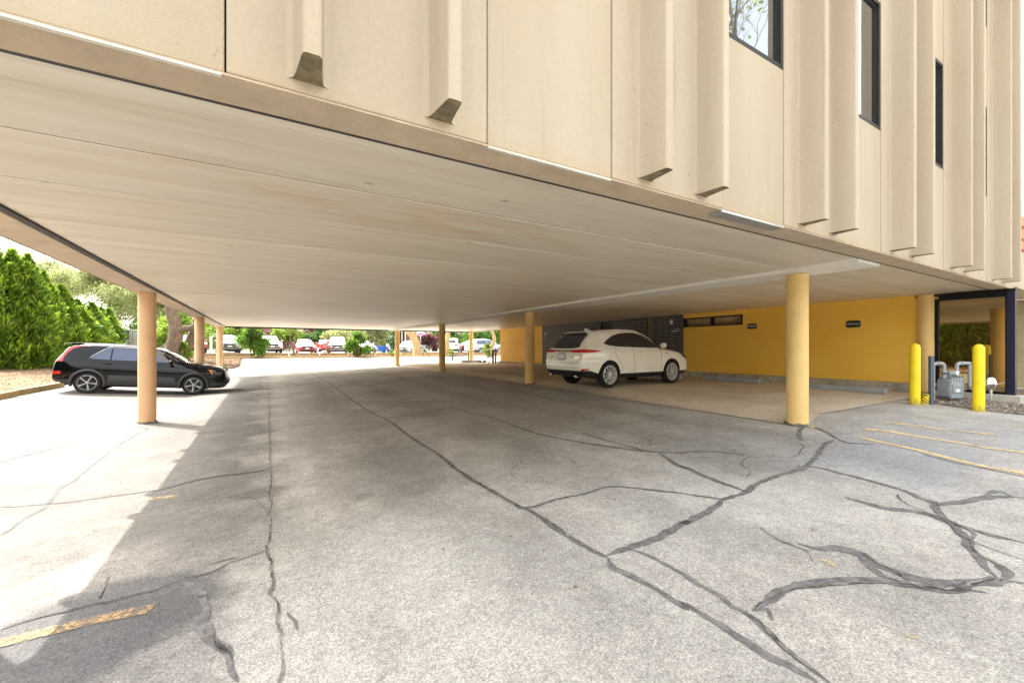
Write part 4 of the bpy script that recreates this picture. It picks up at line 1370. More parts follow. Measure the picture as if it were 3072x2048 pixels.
    m = MB(); m.tube([(4.10, -.80, .30), (4.30, -.70, .29), (4.44, -.5, .29), (4.47, 0, .29), (4.44, .5, .29), (4.30, .70, .29)], .015, 8)
    m.build('bumper_trim', M['silver'], t, smooth=True)
    return t
build_crossover()

# ---------------------------------------------------------------- the pearl white hybrid SUV
VE = Car([(0.0, .47, .80, .88, .78, .74, .58), (.04, .40, .97, 1.03, .87, .79, .62), (.10, .35, 1.055, 1.12, .895, .82, .64), (.30, .31, 1.11, 1.33, .91, .82, .60),
          (.55, .27, 1.125, 1.53, .915, .82, .59), (.66, .26, 1.125, 1.575, .918, .82, .59), (1.1, .23, 1.115, 1.625, .925, .82, .615), (1.7, .22, 1.08, 1.66, .925, .82, .625), (2.2, .22, 1.06, 1.655, .925, .82, .62),
          (2.7, .22, 1.04, 1.58, .922, .82, .61), (3.1, .22, 1.03, 1.41, .92, .82, .60), (3.45, .22, 1.03, 1.16, .92, .82, .62), (3.7, .22, 1.015, 1.095, .915, .81, .60), (4.1, .23, .97, 1.045, .905, .79, .55),
          (4.45, .25, .88, .955, .87, .74, .5), (4.63, .29, .78, .85, .80, .68, .45), (4.74, .38, .64, .71, .66, .56, .4)], (1.05, 3.74), 0.365, 0.23,
         clad=lambda x: 0.385 if x > 0.75 else (0.50 if x < .30 else .50 - .115 * (x - .30) / .45),
         cuts=[((0, 0, .385), (0, 0, 1)), ((0, 0, .50), (0, 0, 1)), ((.30, 0, .50), (.115, 0, .45)), ((.30, 0, 0), (1, 0, 0)), ((.75, 0, 0), (1, 0, 0))])
def build_hybrid():
    yn = 8.62 + 0.82
    x0 = 8.12 - 1.05 * .94
    t = thing('parked_car', 'pearl white hatchback SUV parked under the building beside the dark brick wall', 'car', (x0, yn, 0))
    za_, zb_ = gz(x0 + 1.05, yn - .8) + 0.018, gz(x0 + 3.74, yn - .8) + 0.014
    th = math.atan2(zb_ - za_, 2.69)
    t.rotation_euler = (0, -th, 0)
    t.location.z = za_ - 1.05 * math.sin(th)
    t.scale = (.94, .95, .985)
    VE.body(t, M['pearl'], M['blackplastic'], arch=1.12)
    add_wheels(VE, t, 0.815, 10, 'twin')
    G = M['carglass']
    for sg in (-1, 1):
        VE.patch('side_window', [(.92, 1.235), (1.10, 1.345), (1.35, 1.455), (1.62, 1.52), (1.98, 1.545), (1.98, 1.125), (1.4, 1.145), (1.05, 1.19)], 'side', G, t, sgn=sg, nx=34)
        VE.patch('side_window', [(2.0, 1.545), (2.30, 1.54), (2.60, 1.49), (2.85, 1.405), (3.12, 1.27), (3.34, 1.135), (3.40, 1.09), (2.0, 1.12)], 'side', G, t, sgn=sg, nx=34)
        VE.patch('pillar_trim', [(1.93, 1.125), (1.93, 1.545), (2.05, 1.545), (2.05, 1.12)], 'side', M['blackplastic'], t, off=0.004, sgn=sg, nx=6)
        VE.line('door_seam', [(1.35, 1.14), (1.27, .98), (1.38, .80), (1.52, .62), (1.56, .42)], 'side', M['seam'], t, sgn=sg)
        VE.line('door_seam', [(2.02, 1.10), (2.03, .85), (2.06, .62), (2.03, .42)], 'side', M['seam'], t, sgn=sg)
        VE.line('door_seam', [(3.28, 1.07), (3.24, .8), (3.22, .42)], 'side', M['seam'], t, sgn=sg)
        handle_part(VE, t, 1.42, .985, M['pearl'], sg)
        handle_part(VE, t, 2.15, .965, M['pearl'], sg)
        mirror_part(VE, t, 3.20, 1.165, .93, M['pearl'], sg)
        VE.patch('tail_lamp', [(.02, 1.0), (.02, 1.06), (.12, 1.075), (.42, 1.065), (.70, 1.035), (.74, 1.02), (.45, .995), (.12, .985)], 'side', M['red'], t, off=0.010, nx=36, sgn=sg)
        VE.patch('headlamp', [(4.18, .90), (4.42, .86), (4.62, .77), (4.60, .72), (4.35, .80)], 'side', M['blackplastic'], t, off=0.008, sgn=sg)
        VE.patch('door_badge', [(3.42, .93), (3.42, .945), (3.56, .945), (3.56, .93)], 'side', M['seam'], t, off=0.004, sgn=sg)
        VE.patch('rear_reflector', [(.03, .50), (.03, .555), (.26, .555), (.26, .525)], 'side', M['red'], t, off=0.009, sgn=sg)
        m = MB(); m.lathe([(.035, -.02), (.042, .0), (.042, .10), (.036, .10)], (0.02, sg * .60, .34), 'x', 16); m.build('exhaust_tip', M['chrome'], t, smooth=True)
        pts = [VE.top(x, sg * .565)[0] + Vector((0, 0, .022 if .9 < x < 2.45 else -0.004)) for x in (.78, .95, 1.3, 1.7, 2.1, 2.4, 2.55)]
        m = MB(); m.tube(pts, .012, 8); m.build('roof_rail', M['pearl'], t, smooth=True)
    VE.patch('rear_window', [(-.66, 1.13), (-.60, 1.25), (-.545, 1.50), (-.4, 1.535), (.4, 1.535), (.545, 1.50), (.60, 1.25), (.66, 1.13), (.4, 1.105), (-.4, 1.105)], 'rear', G, t, off=0.008)
    VE.patch('high_brake_lamp', [(-.35, 1.530), (-.35, 1.553), (.35, 1.553), (.35, 1.530)], 'rear', M['darkred'], t, off=0.012)
    VE.patch('lamp_bar', [(-.80, 1.005), (-.80, 1.055), (-.3, 1.05), (.3, 1.05), (.80, 1.055), (.80, 1.005), (.3, 1.015), (-.3, 1.015)], 'rear', M['darkred'], t, off=0.008, nx=40)
    for sg in (-1, 1):
        VE.patch('tail_lamp', [(sg * .83, .985), (sg * .83, 1.065), (sg * .44, 1.055), (sg * .36, 1.03), (sg * .44, .995)], 'rear', M['red'], t, off=0.012)
    VE.patch('number_plate', [(-.155, .80), (-.155, .955), (.155, .955), (.155, .80)], 'rear', M['plate'], t, off=0.014)
    VE.line('plate_frame', [(-.16, .795), (-.16, .96), (.16, .96), (.16, .795), (-.16, .795)], 'rear', M['blackplastic'], t, .008, off=0.012)
    q, _ = VE.end(0, 1.01)
    m = MB()
    for k in range(20):
        a, b = 2 * math.pi * k / 20, 2 * math.pi * (k + 1) / 20
        m.tube([(q.x - .012, .075 * math.cos(a), 1.015 + .05 * math.sin(a)), (q.x - .012, .075 * math.cos(b), 1.015 + .05 * math.sin(b))], .007, 6)
        m.tube([(q.x - .014, .03 * math.cos(a), 1.015 + .048 * math.sin(a)), (q.x - .014, .03 * math.cos(b), 1.015 + .048 * math.sin(b))], .005, 6)
        m.tube([(q.x - .014, .06 * math.cos(a), 1.032 + .016 * math.sin(a)), (q.x - .014, .06 * math.cos(b), 1.032 + .016 * math.sin(b))], .005, 6)
    m.build('emblem', M['chrome'], t)
    VE.line('hatch_seam', [(-.80, .97), (-.84, .86), (-.72, .70), (.72, .70), (.84, .86), (.80, .97)], 'rear', M['seam'], t, .004)
    VE.line('bumper_seam', [(-.80, .60), (-.6, .57), (.6, .57), (.80, .60)], 'rear', M['seam'], t, .003)
    VE.patch('rear_badge', [(-.58, .86), (-.58, .875), (-.42, .875), (-.42, .86)], 'rear', M['seam'], t, off=0.004)
    VE.patch('rear_badge', [(.42, .86), (.42, .88), (.54, .88), (.54, .86)], 'rear', M['seam'], t, off=0.004)
    VE.patch('windscreen', [(2.62, -.52), (2.62, .52), (3.0, .60), (3.38, .70), (3.38, -.70), (3.0, -.60)], 'top', M['screen'], t)
    m = MB(); m.prism([(.46, 1.545), (.66, 1.565), (.78, 1.592), (.70, 1.60), (.48, 1.563)], -.55, .55, 'y'); m.build('spoiler', M['pearl'], t, bevel=0.008)
    z = VE.top(.98, 0)[0].z
    m = MB(); m.prism([(.86, z - .01), (1.12, z - .005), (1.05, z + .03), (.93, z + .075), (.88, z + .07)], -.018, .018, 'y'); m.build('aerial_fin', M['pearl'], t, bevel=0.008)
    m = MB(); m.box(.9, 4.1, -.55, .55, .22, .30); m.build('underbody', M['blackplastic'], t)
    return t
build_hybrid()

# ---------------------------------------------------------------- cars in the far lot, seen mostly from the front
SEDAN = [(0.0, .42, .70, .78, .70, .66, .5), (.06, .36, .84, .92, .80, .74, .6), (.25, .30, .92, 1.02, .86, .80, .62), (.75, .24, .95, 1.10, .89, .80, .58), (1.25, .21, .96, 1.34, .90, .80, .56), (1.6, .20, .95, 1.43, .90, .80, .57),
         (2.1, .19, .93, 1.46, .90, .80, .58), (2.6, .19, .92, 1.40, .90, .80, .57), (3.0, .19, .92, 1.22, .90, .80, .57), (3.35, .19, .91, 1.02, .90, .79, .58), (3.8, .20, .85, .93, .89, .76, .52), (4.25, .22, .76, .84, .84, .70, .45), (4.45, .26, .66, .74, .74, .62, .4), (4.55, .34, .56, .62, .62, .54, .36)]
SUV = [(0.0, .46, .80, .90, .78, .74, .6), (.05, .40, .98, 1.10, .88, .82, .66), (.15, .34, 1.06, 1.36, .91, .83, .64), (.35, .30, 1.08, 1.60, .92, .83, .63), (.7, .26, 1.08, 1.68, .93, .84, .64), (1.5, .24, 1.07, 1.74, .93, .84, .65), (2.2, .24, 1.06, 1.73, .93, .84, .65),
       (2.65, .24, 1.05, 1.64, .93, .84, .63), (3.0, .24, 1.05, 1.44, .93, .84, .63), (3.35, .24, 1.05, 1.19, .93, .84, .66), (3.6, .24, 1.05, 1.14, .93, .83, .66), (4.1, .25, 1.02, 1.10, .92, .81, .62), (4.5, .27, .94, 1.03, .89, .77, .55), (4.66, .32, .82, .90, .80, .70, .48), (4.74, .42, .66, .74, .68, .6, .42)]
FAR = {}
def make_far(kind, paint):
    st = SEDAN if kind == 'sedan' else SUV
    car = Car(st, (0.95, 3.62) if kind == 'sedan' else (.95, 3.72), .325 if kind == 'sedan' else .365, .2, n=40, clad=.30 if kind == 'sedan' else .47)
    t = thing('parked_car', 'x', 'car')
    car.body(t, M[paint], M['blackplastic'], subdiv=0)
    add_wheels(car, t, .80, 5, 'star', full=False)
    G, S = M['carglass'], M['screen']
    h = 0.0 if kind == 'sedan' else 0.13
    for sg in (-1, 1):
        if kind == 'sedan':
            car.patch('side_window', [(1.0, 1.02), (1.3, 1.25), (1.6, 1.36), (2.0, 1.385), (2.0, .99)], 'side', G, t, sgn=sg, nx=12, nz=4)
            car.patch('side_window', [(2.06, .99), (2.06, 1.385), (2.4, 1.36), (2.7, 1.27), (3.2, 1.0)], 'side', G, t, sgn=sg, nx=12, nz=4)
        else:
            car.patch('side_window', [(.45, 1.16), (.55, 1.50), (1.9, 1.61), (1.9, 1.13)], 'side', G, t, sgn=sg, nx=12, nz=4)
            car.patch('side_window', [(1.98, 1.13), (1.98, 1.61), (2.3, 1.60), (2.65, 1.52), (3.22, 1.13)], 'side', G, t, sgn=sg, nx=12, nz=4)
        f = car.L
        car.patch('headlamp', [(sg * .50, .68 + h), (sg * .50, .76 + h), (sg * .78, .80 + h), (sg * .80, .70 + h)], 'front', M['lamp'], t, off=.012, nx=8, nz=3)
        car.patch('tail_lamp', [(sg * .45, .78 + h), (sg * .45, .88 + h), (sg * .78, .90 + h), (sg * .78, .76 + h)], 'rear', M['red'], t, off=.012, nx=8, nz=3)
        mirror_part(car, t, 3.0 if kind == 'sedan' else 3.05, 1.06 + h, .90, M[paint], sg)
    x0, x1 = (2.66, 3.30) if kind == 'sedan' else (2.72, 3.32)
    car.patch('windscreen', [(x0, -.48), (x0, .48), (x1, .66), (x1, -.66)], 'top', S, t, nx=10, nz=10)
    car.patch('rear_window', [(-.55, 1.06 + h), (-.45, 1.34 + h), (.45, 1.34 + h), (.55, 1.06 + h)], 'rear', G, t, nx=10, nz=5)
    car.patch('grille', [(-.46, .54 + h), (-.50, .74 + h), (.50, .74 + h), (.46, .54 + h)], 'front', M['blackplastic'], t, off=.010, nx=10, nz=4)
    car.patch('air_intake', [(-.66, .34 + h), (-.60, .49 + h), (.60, .49 + h), (.66, .34 + h)], 'front', M['blackplastic'], t, off=.010, nx=10, nz=3)
    car.patch('number_plate', [(-.16, .48 + h), (-.16, .58 + h), (.16, .58 + h), (.16, .48 + h)], 'front', M['plate'], t, off=.02, nx=4, nz=2)
    car.patch('number_plate', [(-.16, .66 + h), (-.16, .78 + h), (.16, .78 + h), (.16, .66 + h)], 'rear', M['plate'], t, off=.02, nx=4, nz=2)
    car.patch('emblem', [(-.05, .73 + h), (-.05, .78 + h), (.05, .78 + h), (.05, .73 + h)], 'front', M['chrome'], t, off=.014, nx=4, nz=2)
    return t, car.L

# (kind, paint, pixel x of the nose, depth, heading in degrees from "nose towards the building", label)
FARCARS = [
    ('suv', 'maroonpaint', 588, 37.5, 14, 'maroon pickup-sized SUV with black grille behind the second peach column'),
    ('suv', 'silverpaint', 690, 38.5, 8, 'silver crossover with dark grille beside the third peach column'),
    ('suv', 'whitepaint', 818, 40.0, 6, 'white SUV with wide black grille between the dark green shrub and the small lime tree'),
    ('sedan', 'redpaint', 922, 39.5, 2, 'bright red sedan facing the driveway with white number plate'),
    ('sedan', 'redpaint', 985, 47.5, 185, 'red sedan parked farther back, half hidden behind the tall white SUV'),
    ('suv', 'whitepaint', 1012, 41.0, -8, 'tall white SUV with chrome grille beside the bright red sedan'),
    ('sedan', 'whitepaint', 1112, 43.0, 12, 'white sedan partly hidden behind the blue wheelbarrow'),
    ('sedan', 'bluewhite', 1204, 43.0, -38, 'pale blue sedan with its nose turned right behind the yellow column'),
    ('suv', 'whitepaint', 1352, 47.0, 150, 'white hatchback behind the picnic table with its rear to the driveway'),
    ('sedan', 'redpaint', 1418, 52.5, 118, 'red hatchback seen from its side beyond the picnic table'),
    ('suv', 'bluewhite', 1456, 47.5, 105, 'large pale van-like SUV by the twisted tree near the ochre wall'),
]
for kind, paint, px, Z, hd, label in FARCARS:
    if (kind, paint) not in FAR:
        FAR[(kind, paint)] = make_far(kind, paint)
        t, L = FAR[(kind, paint)]
    else:
        t0, L = FAR[(kind, paint)]
        t = copy_tree(t0)
    p = atdepth(px, 1045, Z)
    a = -math.pi / 2 + R(hd)                 # nose direction
    # the nose (or the tail for cars turned round) stands at the pixel
    if 90 < hd < 270:
        base = Vector((p.x, p.y, 0)) if hd > 140 else Vector((p.x, p.y, 0)) - Vector((math.cos(a), math.sin(a), 0)) * (L / 2)
    else:
        base = Vector((p.x, p.y, 0)) - Vector((math.cos(a), math.sin(a), 0)) * L
    c = base + Vector((math.cos(a), math.sin(a), 0)) * L / 2
    t.location = (base.x, base.y, gz(c.x, c.y))
    t.rotation_euler = (0, 0, a)
    t['label'] = label
    t['group'] = 'cars parked in the far lot'
# ------------------------------------------------------------------ bollards, gas meter, signs, wheel stops
def bollard(px, py, ytop, label):
    p = onground(px, py)
    t = thing('bollard', label, 'bollard', p, 0, 'yellow bollards by the gas meter')
    Z = p.x * SA + p.y * CA
    h = (EYE + (1045 - ytop) / FOC * Z) - p.z
    m = MB(); r = .083
    m.lathe([(r, -.05), (r, h - .085)] + [(r * math.cos(a), h - .085 + .085 * math.sin(a)) for a in (0.25, .5, .75, 1.0, 1.25, 1.45)], (0, 0, 0), n=32)
    m.build('sleeve', M['bollard'], t, autos=50)
    m = MB(); m.lathe([(r + .004, .095), (r + .004, .10)], (0, 0, 0), n=32, cap=True); m.lathe([(r + .012, -.05), (r + .012, .012)], (0, 0, 0), n=32)
    m.build('base_ring', M['bollard'], t, autos=50)
    return t
bollard(2745, 1213, 1030, 'yellow round-topped bollard at the corner of the concrete pad, beside the grey riser pipe')
bollard(2936, 1233, 1032, 'yellow round-topped bollard standing in front of the glass corner and gas regulator')

g0 = Vector((12.62, 3.03, 0)); g0.z = gz(g0.x, g0.y)
meter = thing('gas_meter', 'grey commercial gas meter with bent pipes between the two yellow bollards', 'gas meter', g0)
# local frame: u runs along the picture (right = -y direction mixed with +x), build it facing the camera
meter.rotation_euler = (0, 0, math.atan2(-CA * 0.62, SA * 1.25) + 0.35)
m = MB()
prof = [(-.20, .12), (-.15, .06), (.15, .06), (.20, .12), (.205, .28), (.19, .43), (.14, .50), (-.14, .50), (-.19, .43), (-.205, .28)]
m.prism(prof, -.12, .12, 'y'); m.build('meter_body', M['metergrey'], meter, bevel=0.025, seg=3)
m = MB(); m.box(-.13, .13, -.135, -.118, .18, .36); m.build('front_plate', M['metergrey'], meter, bevel=0.01)
m = MB()
for k in range(5):
    m.box(-.16 + .075 * k, -.145 + .075 * k, -.13, .10, .42, .53)
m.box(-.10, .10, -.06, .06, .56, .64); m.box(-.075, -.03, -.04, .04, .50, .57); m.box(.02, .05, -.04, .04, .50, .57)
m.build('index_housing', M['metergrey'], meter, bevel=0.006)
m = MB()
for k in range(6):
    for sg in (-1, 1):
        m.lathe([(.009, -.148), (.011, -.14), (.011, -.12)], (sg * .185, 0, .14 + .055 * k), 'y', 8)
m.build('bolt_row', M['chrome'], meter)
def elbow(a, b, c, k=.07):
    a, b, c = Vector(a), Vector(b), Vector(c)
    d1, d2 = (a - b).normalized(), (c - b).normalized()
    return [a] + [(b + d1 * k) * (1 - t)**2 + b * 2 * t * (1 - t) + (b + d2 * k) * t * t for t in (0, .25, .5, .75, 1)] + [c]
m = MB()
pts = elbow((-.17, 0, .48), (-.17, 0, .80), (-.44, 0, .80))[:-1] + elbow((-.30, 0, .80), (-.46, 0, .80), (-.46, 0, -.05))[1:]
m.tube(pts, .034, 12)
for z in (.55, .62):
    m.lathe([(.052, -.012), (.052, .012)], (-.17, 0, z), n=14)
m.lathe([(.05, -.02), (.05, .02)], (-.46, 0, .36), n=14)
m.lathe([(.046, -.02), (.046, .02)], (-.32, 0, .80), 'x', n=14)
m.build('inlet_pipe', M['pipegrey'], meter, autos=40)
m = MB()
m.tube(elbow((.17, 0, .48), (.17, 0, .80), (.52, 0, .80)), .034, 12)
m.tube(elbow((.46, 0, .80), (.52, 0, .80), (.52, 0, .30), .05), .030, 12)
m.tube(elbow((.52, 0, .32), (.52, 0, .24), (.70, 0, .24), .05), .022, 12)
for z in (.55, .62):
    m.lathe([(.052, -.012), (.052, .012)], (.17, 0, z), n=14)
m.lathe([(.046, -.02), (.046, .02)], (.30, 0, .80), 'x', n=14)
m.build('outlet_pipe', M['pipegrey'], meter, autos=40)
rl = Matrix.Translation(meter.location) @ meter.rotation_euler.to_matrix().to_4x4()
rl = rl.inverted() @ atdepth(2973, 1150, 8.45)
m = MB(); m.lathe([(.02, -.07), (.06, -.06), (.12, -.018), (.128, 0), (.12, .018), (.06, .055), (.03, .06)], tuple(rl), 'y', 28)
m.lathe([(.02, -.35), (.02, -.08)], tuple(rl), n=10)
m.tube([(.60, 0, .24), (.66, 0, .24), tuple(rl)], .02, 8)
m.build('regulator', M['chrome'], meter, autos=30)

m = MB(); m.lathe([(.045, -.139), (.045, -.136)], (-.02, 0, .60), 'y', 20); m.box(-.055, .055, -.138, -.1355, .20, .27); m.build('meter_tag', M['plate'], meter)
m = MB(); m.lathe([(.040, -.02), (.044, 0), (.040, .02)], (-.17, 0, .585), n=14); m.lathe([(.040, -.02), (.044, 0), (.040, .02)], (.17, 0, .585), n=14); m.build('rusty_union', M['stone'], meter, autos=30)
p = onground(2797, 1214)
t = thing('marker_post', 'slate blue square steel post standing in front of the gas meter riser', 'post', p)
m = MB(); m.box(-.035, .035, -.006, .006, -.1, .98); m.box(-.035, -.028, .006, .05, -.1, .98); m.box(.028, .035, .006, .05, -.1, .98)
m.v = [(v[0] * CA + v[1] * SA, -v[0] * SA + v[1] * CA, v[2]) for v in m.v]
m.build('channel', M['postblue'], t, bevel=0.002)
p = onground(2775, 1212)
t = thing('pipe_guard', 'short yellow pipe stub wrapped in black strapping at the foot of the bollard', 'pipe guard', p)
m = MB(); m.lathe([(.062, -.05), (.062, .20), (.056, .21)], (0, 0, 0), n=20); m.build('stub', M['bollard'], t, autos=40)
m = MB()
for k in range(3):
    for sg in (-1, 1):
        m.tube([(.066 * math.cos(a * sg + k * 1.2 + 4.2), .066 * math.sin(a * sg + k * 1.2 + 4.2), .02 + .17 * i / 10) for i, a in enumerate(np.linspace(0, 3.2, 11))], .006, 6)
m.lathe([(.067, .19), (.067, .205)], (0, 0, 0), n=20)
m.build('strapping', M['blackplastic'], t)

def wall_sign(y, z, w, h, label):
    t = thing('parking_sign', label, 'sign', (WX - .002, y, z), 0, 'reserved parking signs')
    r = h * .28
    out = []
    for cx, cz, a0 in ((w / 2 - r, h / 2 - r, 0), (-w / 2 + r, h / 2 - r, 90), (-w / 2 + r, -h / 2 + r, 180), (w / 2 - r, -h / 2 + r, 270)):
        out += [(cx + r * math.cos(R(a0 + 22.5 * k)), cz + r * math.sin(R(a0 + 22.5 * k))) for k in range(5)]
    m = MB(); m.prism(out, -.012, 0, 'x'); m.build('face', M['signblack'], t, autos=40)
    m = MB(); m.prism([(-w * .44, -h * .40), (-w * .02, -h * .40), (-w * .18, -h * .22), (-w * .44, -h * .02)], -.0145, -.0125, 'x')
    m.build('corner_flash', M['signgreen'], t)
    cu = bpy.data.curves.new('lettering', 'FONT'); cu.body = 'Wild Sweet Studio'; cu.size = h * .30; cu.align_x = 'CENTER'; cu.align_y = 'CENTER'; cu.extrude = .0008
    tmp = bpy.data.objects.new('tmp', cu); COL.objects.link(tmp)
    me = bpy.data.meshes.new_from_object(tmp.evaluated_get(bpy.context.evaluated_depsgraph_get()))
    bpy.data.objects.remove(tmp); bpy.data.curves.remove(cu)
    ww = max(v.co.x for v in me.vertices) - min(v.co.x for v in me.vertices)
    k = w * .90 / ww
    me.transform(Matrix.Diagonal((k, 1.25, 1, 1)))
    me.transform(Matrix(((0, 0, 1, -.0165), (-1, 0, 0, 0), (0, 1, 0, h * .04), (0, 0, 0, 1))))
    me.materials.clear(); me.materials.append(M['white'])
    o = bpy.data.objects.new('lettering', me); COL.objects.link(o); o.parent = t
wall_sign(7.84, 2.36, .31, .175, 'small black parking sign with white lettering beside the long low window')
wall_sign(5.12, 2.295, .33, .185, 'small black and green parking sign with white lettering in the middle of the ochre wall')
t = thing('door_letter', 'white letter D plaque high on the dark brick wall beside the low window', 'sign', (WX - .033, 10.95, 2.66))
m = MB()
out = [(-.07, -.085), (.02, -.085), (.055, -.05), (.07, 0), (.055, .05), (.02, .085), (-.07, .085)]
m.prism([(-a, b) for a, b in out], -.02, 0, 'x'); m.build('plaque', M['white'], t)
t = thing('arrow_sign', 'small white curved arrow marks on the dark brick wall below the letter plaque', 'sign', (WX - .033, 10.78, 2.31))
m = MB()
m.prism([(.30, 0), (.20, .05), (.20, -.05)], -.012, 0, 'x')
for k in range(4):
    m.box(-.012, 0, .13 - .085 * k - .03, .13 - .085 * k + .03, -.035, .02)
m.tube([(-.008, -.20, .0), (-.008, -.25, .03), (-.008, -.26, .09), (-.008, -.21, .13), (-.008, -.16, .11)], .012, 6)
m.box(-.012, 0, -.06, -.02, .06, .10)
m.v = [(a, b * .62, c * .7) for a, b, c in m.v]; m.build('mark', M['white'], t)
t = thing('wall_number', 'small white number plate on the far part of the dark brick wall', 'sign', (WX - .033, 17.9, 2.2))
m = MB(); m.box(-.012, 0, -.13, -.05, -.07, .07); m.box(-.012, 0, .02, .06, -.07, .07); m.box(-.012, 0, .09, .16, .03, .07); m.box(-.012, 0, .09, .16, -.07, -.03)
m.build('digits', M['white'], t)
t = thing('wall_outlet', 'small white box on the brick wall near its far yellow end', 'box', (WX - .033, 19.45, 2.45))
m = MB(); m.box(-.03, 0, -.05, .05, -.08, .08); m.build('cover', M['white'], t, bevel=.006)
t = thing('conduit_box', 'small brown junction box on the far ochre wall behind the yellow column', 'box', (WX - .003, 20.9, 2.45))
m = MB(); m.box(-.06, 0, -.08, .08, -.14, .14); m.build('cover', M['browndoor'], t, bevel=.006)

def wheel_stop(x, y, l, label):
    t = thing('wheel_stop', label, 'wheel stop', (x, y, gz(x, y) + .010), 0, 'concrete wheel stops along the wall')
    m = MB(); m.prism([(-.10, 0), (.10, 0), (.085, .07), (.05, .125), (-.05, .125), (-.085, .07)], -l / 2, l / 2, 'y')
    m.build('block', M['stop'], t, bevel=.012)
wheel_stop(12.62, 5.05, 1.9, 'blue-grey concrete wheel stop under the green sign, beside the near column')
wheel_stop(12.72, 8.05, 1.9, 'blue-grey concrete wheel stop below the long low window')
wheel_stop(12.20, 10.6, 2.3, 'pale concrete wheel stop in front of the white SUV')

# potted plant and chair behind the corner glass
t = thing('potted_plant', 'tall plant in a terracotta pot behind the glass corner', 'plant', (14.5, 2.95, .62))
m = MB(); m.lathe([(.10, 0), (.15, .30), (.165, .32), (.165, .36), (.13, .36)], (0, 0, 0), n=20); m.build('pot', M['terracotta'], t, autos=40)
m = MB()
for k in range(16):
    a = k * 2.4
    b = .12 + .04 * (k % 4)
    m.add([(0, 0, .34), (b * math.cos(a) * .5 + .02, b * math.sin(a) * .5, .7 + .03 * k), (b * math.cos(a), b * math.sin(a), .9 + .05 * (k % 7)), (b * math.cos(a) * .5 - .02, b * math.sin(a) * .5, .7 + .03 * k)], [(0, 1, 2, 3)])
m.build('leaves', M['lf_dark'], t)

# ------------------------------------------------------------------ scattered chips in the gravel bed
m = MB()
for k in range(2600):
    x, y = rng.uniform(11.8, 13.4), rng.uniform(-.6, 3.4)
    s = rng.uniform(.012, .034); z = gz(x, y) + .012
    a = rng.uniform(0, 6.28)
    c, sn = math.cos(a) * s, math.sin(a) * s
    m.add([(x - c, y - sn, z), (x + sn * .6, y - c * .6, z), (x + c, y + sn, z + s * .3), (x - sn * .6, y + c * .6, z + s * .2), (x, y, z + s * .9)], [(0, 1, 4), (1, 2, 4), (2, 3, 4), (3, 0, 4)])
tag(m.build('gravel', M['chip']), 'loose brown gravel chips around the gas meter', 'gravel', kind='stuff')
m = MB()
for k in range(5200):
    x, y = rng.uniform(-14.0, -6.3), rng.uniform(11.5, 30)
    s = rng.uniform(.02, .055); z = gz(x, y) + .055
    a = rng.uniform(0, 6.28); c, sn = math.cos(a) * s, math.sin(a) * s
    m.add([(x - c, y - sn, z + rng.uniform(0, .02)), (x + sn * .5, y - c * .5, z + rng.uniform(0, .03)), (x + c, y + sn, z + rng.uniform(0, .03)), (x - sn * .5, y + c * .5, z + .004)], [(0, 1, 2, 3)])
for k in range(2200):
    x, y = rng.uniform(-6.3, -1.5), rng.uniform(32.9, 39.2)
    s = rng.uniform(.03, .08); z = gz(x, y) + .07
    a = rng.uniform(0, 6.28); c, sn = math.cos(a) * s, math.sin(a) * s
    m.add([(x - c, y - sn, z + rng.uniform(0, .04)), (x + sn * .5, y - c * .5, z + rng.uniform(0, .04)), (x + c, y + sn, z + rng.uniform(0, .04)), (x - sn * .5, y + c * .5, z + .004)], [(0, 1, 2, 3)])
for k in range(150):
    x, y = rng.uniform(-2.0, 9.5), rng.uniform(1.2, 14)
    s = rng.uniform(.008, .02); z = gz(x, y) + .010
    a = rng.uniform(0, 6.28); c, sn = math.cos(a) * s, math.sin(a) * s
    m.add([(x - c, y - sn, z), (x + sn * .45, y - c * .45, z + rng.uniform(0, .012)), (x + c, y + sn, z + .003), (x - sn * .45, y + c * .45, z + .002)], [(0, 1, 2, 3)])
tag(m.build('leaf_litter', M['dryleaf']), 'dry brown leaves lying over the mulch', 'leaf litter', kind='stuff')

# ------------------------------------------------------------------ timbers, posts and things across the driveway
def timber(x, y, l, ax, w, h, mat, label, group, lift=0.0, name='timber_edging'):
    if ax == 'x':
        z0, z1 = gz(x - l / 2, y), gz(x + l / 2, y)
    else:
        z0, z1 = gz(x, y - l / 2), gz(x, y + l / 2)
    t = thing(name, label, 'edging', (x, y, (z0 + z1) / 2 + lift), 0, group)
    m = MB(); m.box(-l / 2, l / 2, -w / 2, w / 2, -.06, h)
    th = math.atan2(z1 - z0, l)
    m.build('log', mat, t, bevel=.015)
    t.rotation_euler = (0, -th, 0) if ax == 'x' else (0, -th, math.pi / 2)
    return t
timber(-6.1, 15.2, 3.9, 'y', .17, .16, M['timbermoss'], 'mossy timber edging along the mulch bed, the piece cut off by the frame', 'timber edging of the mulch bed')
timber(-6.15, 18.9, 3.2, 'y', .17, .16, M['timbermoss'], 'mossy timber edging behind the black crossover', 'timber edging of the mulch bed')
x = -8.0
while x < 22:
    timber(x + 1.2, 39.25, 2.38, 'x', .16, .17, M['timber'], 'tan timber edging along the far side of the driveway', 'low timber edging across the driveway')
    timber(x + 1.2, 41.15, 2.36, 'x', .16, .34, M['timber'], 'taller tan timber curb at the edge of the far lot', 'timber curb of the far lot')
    x += 2.42

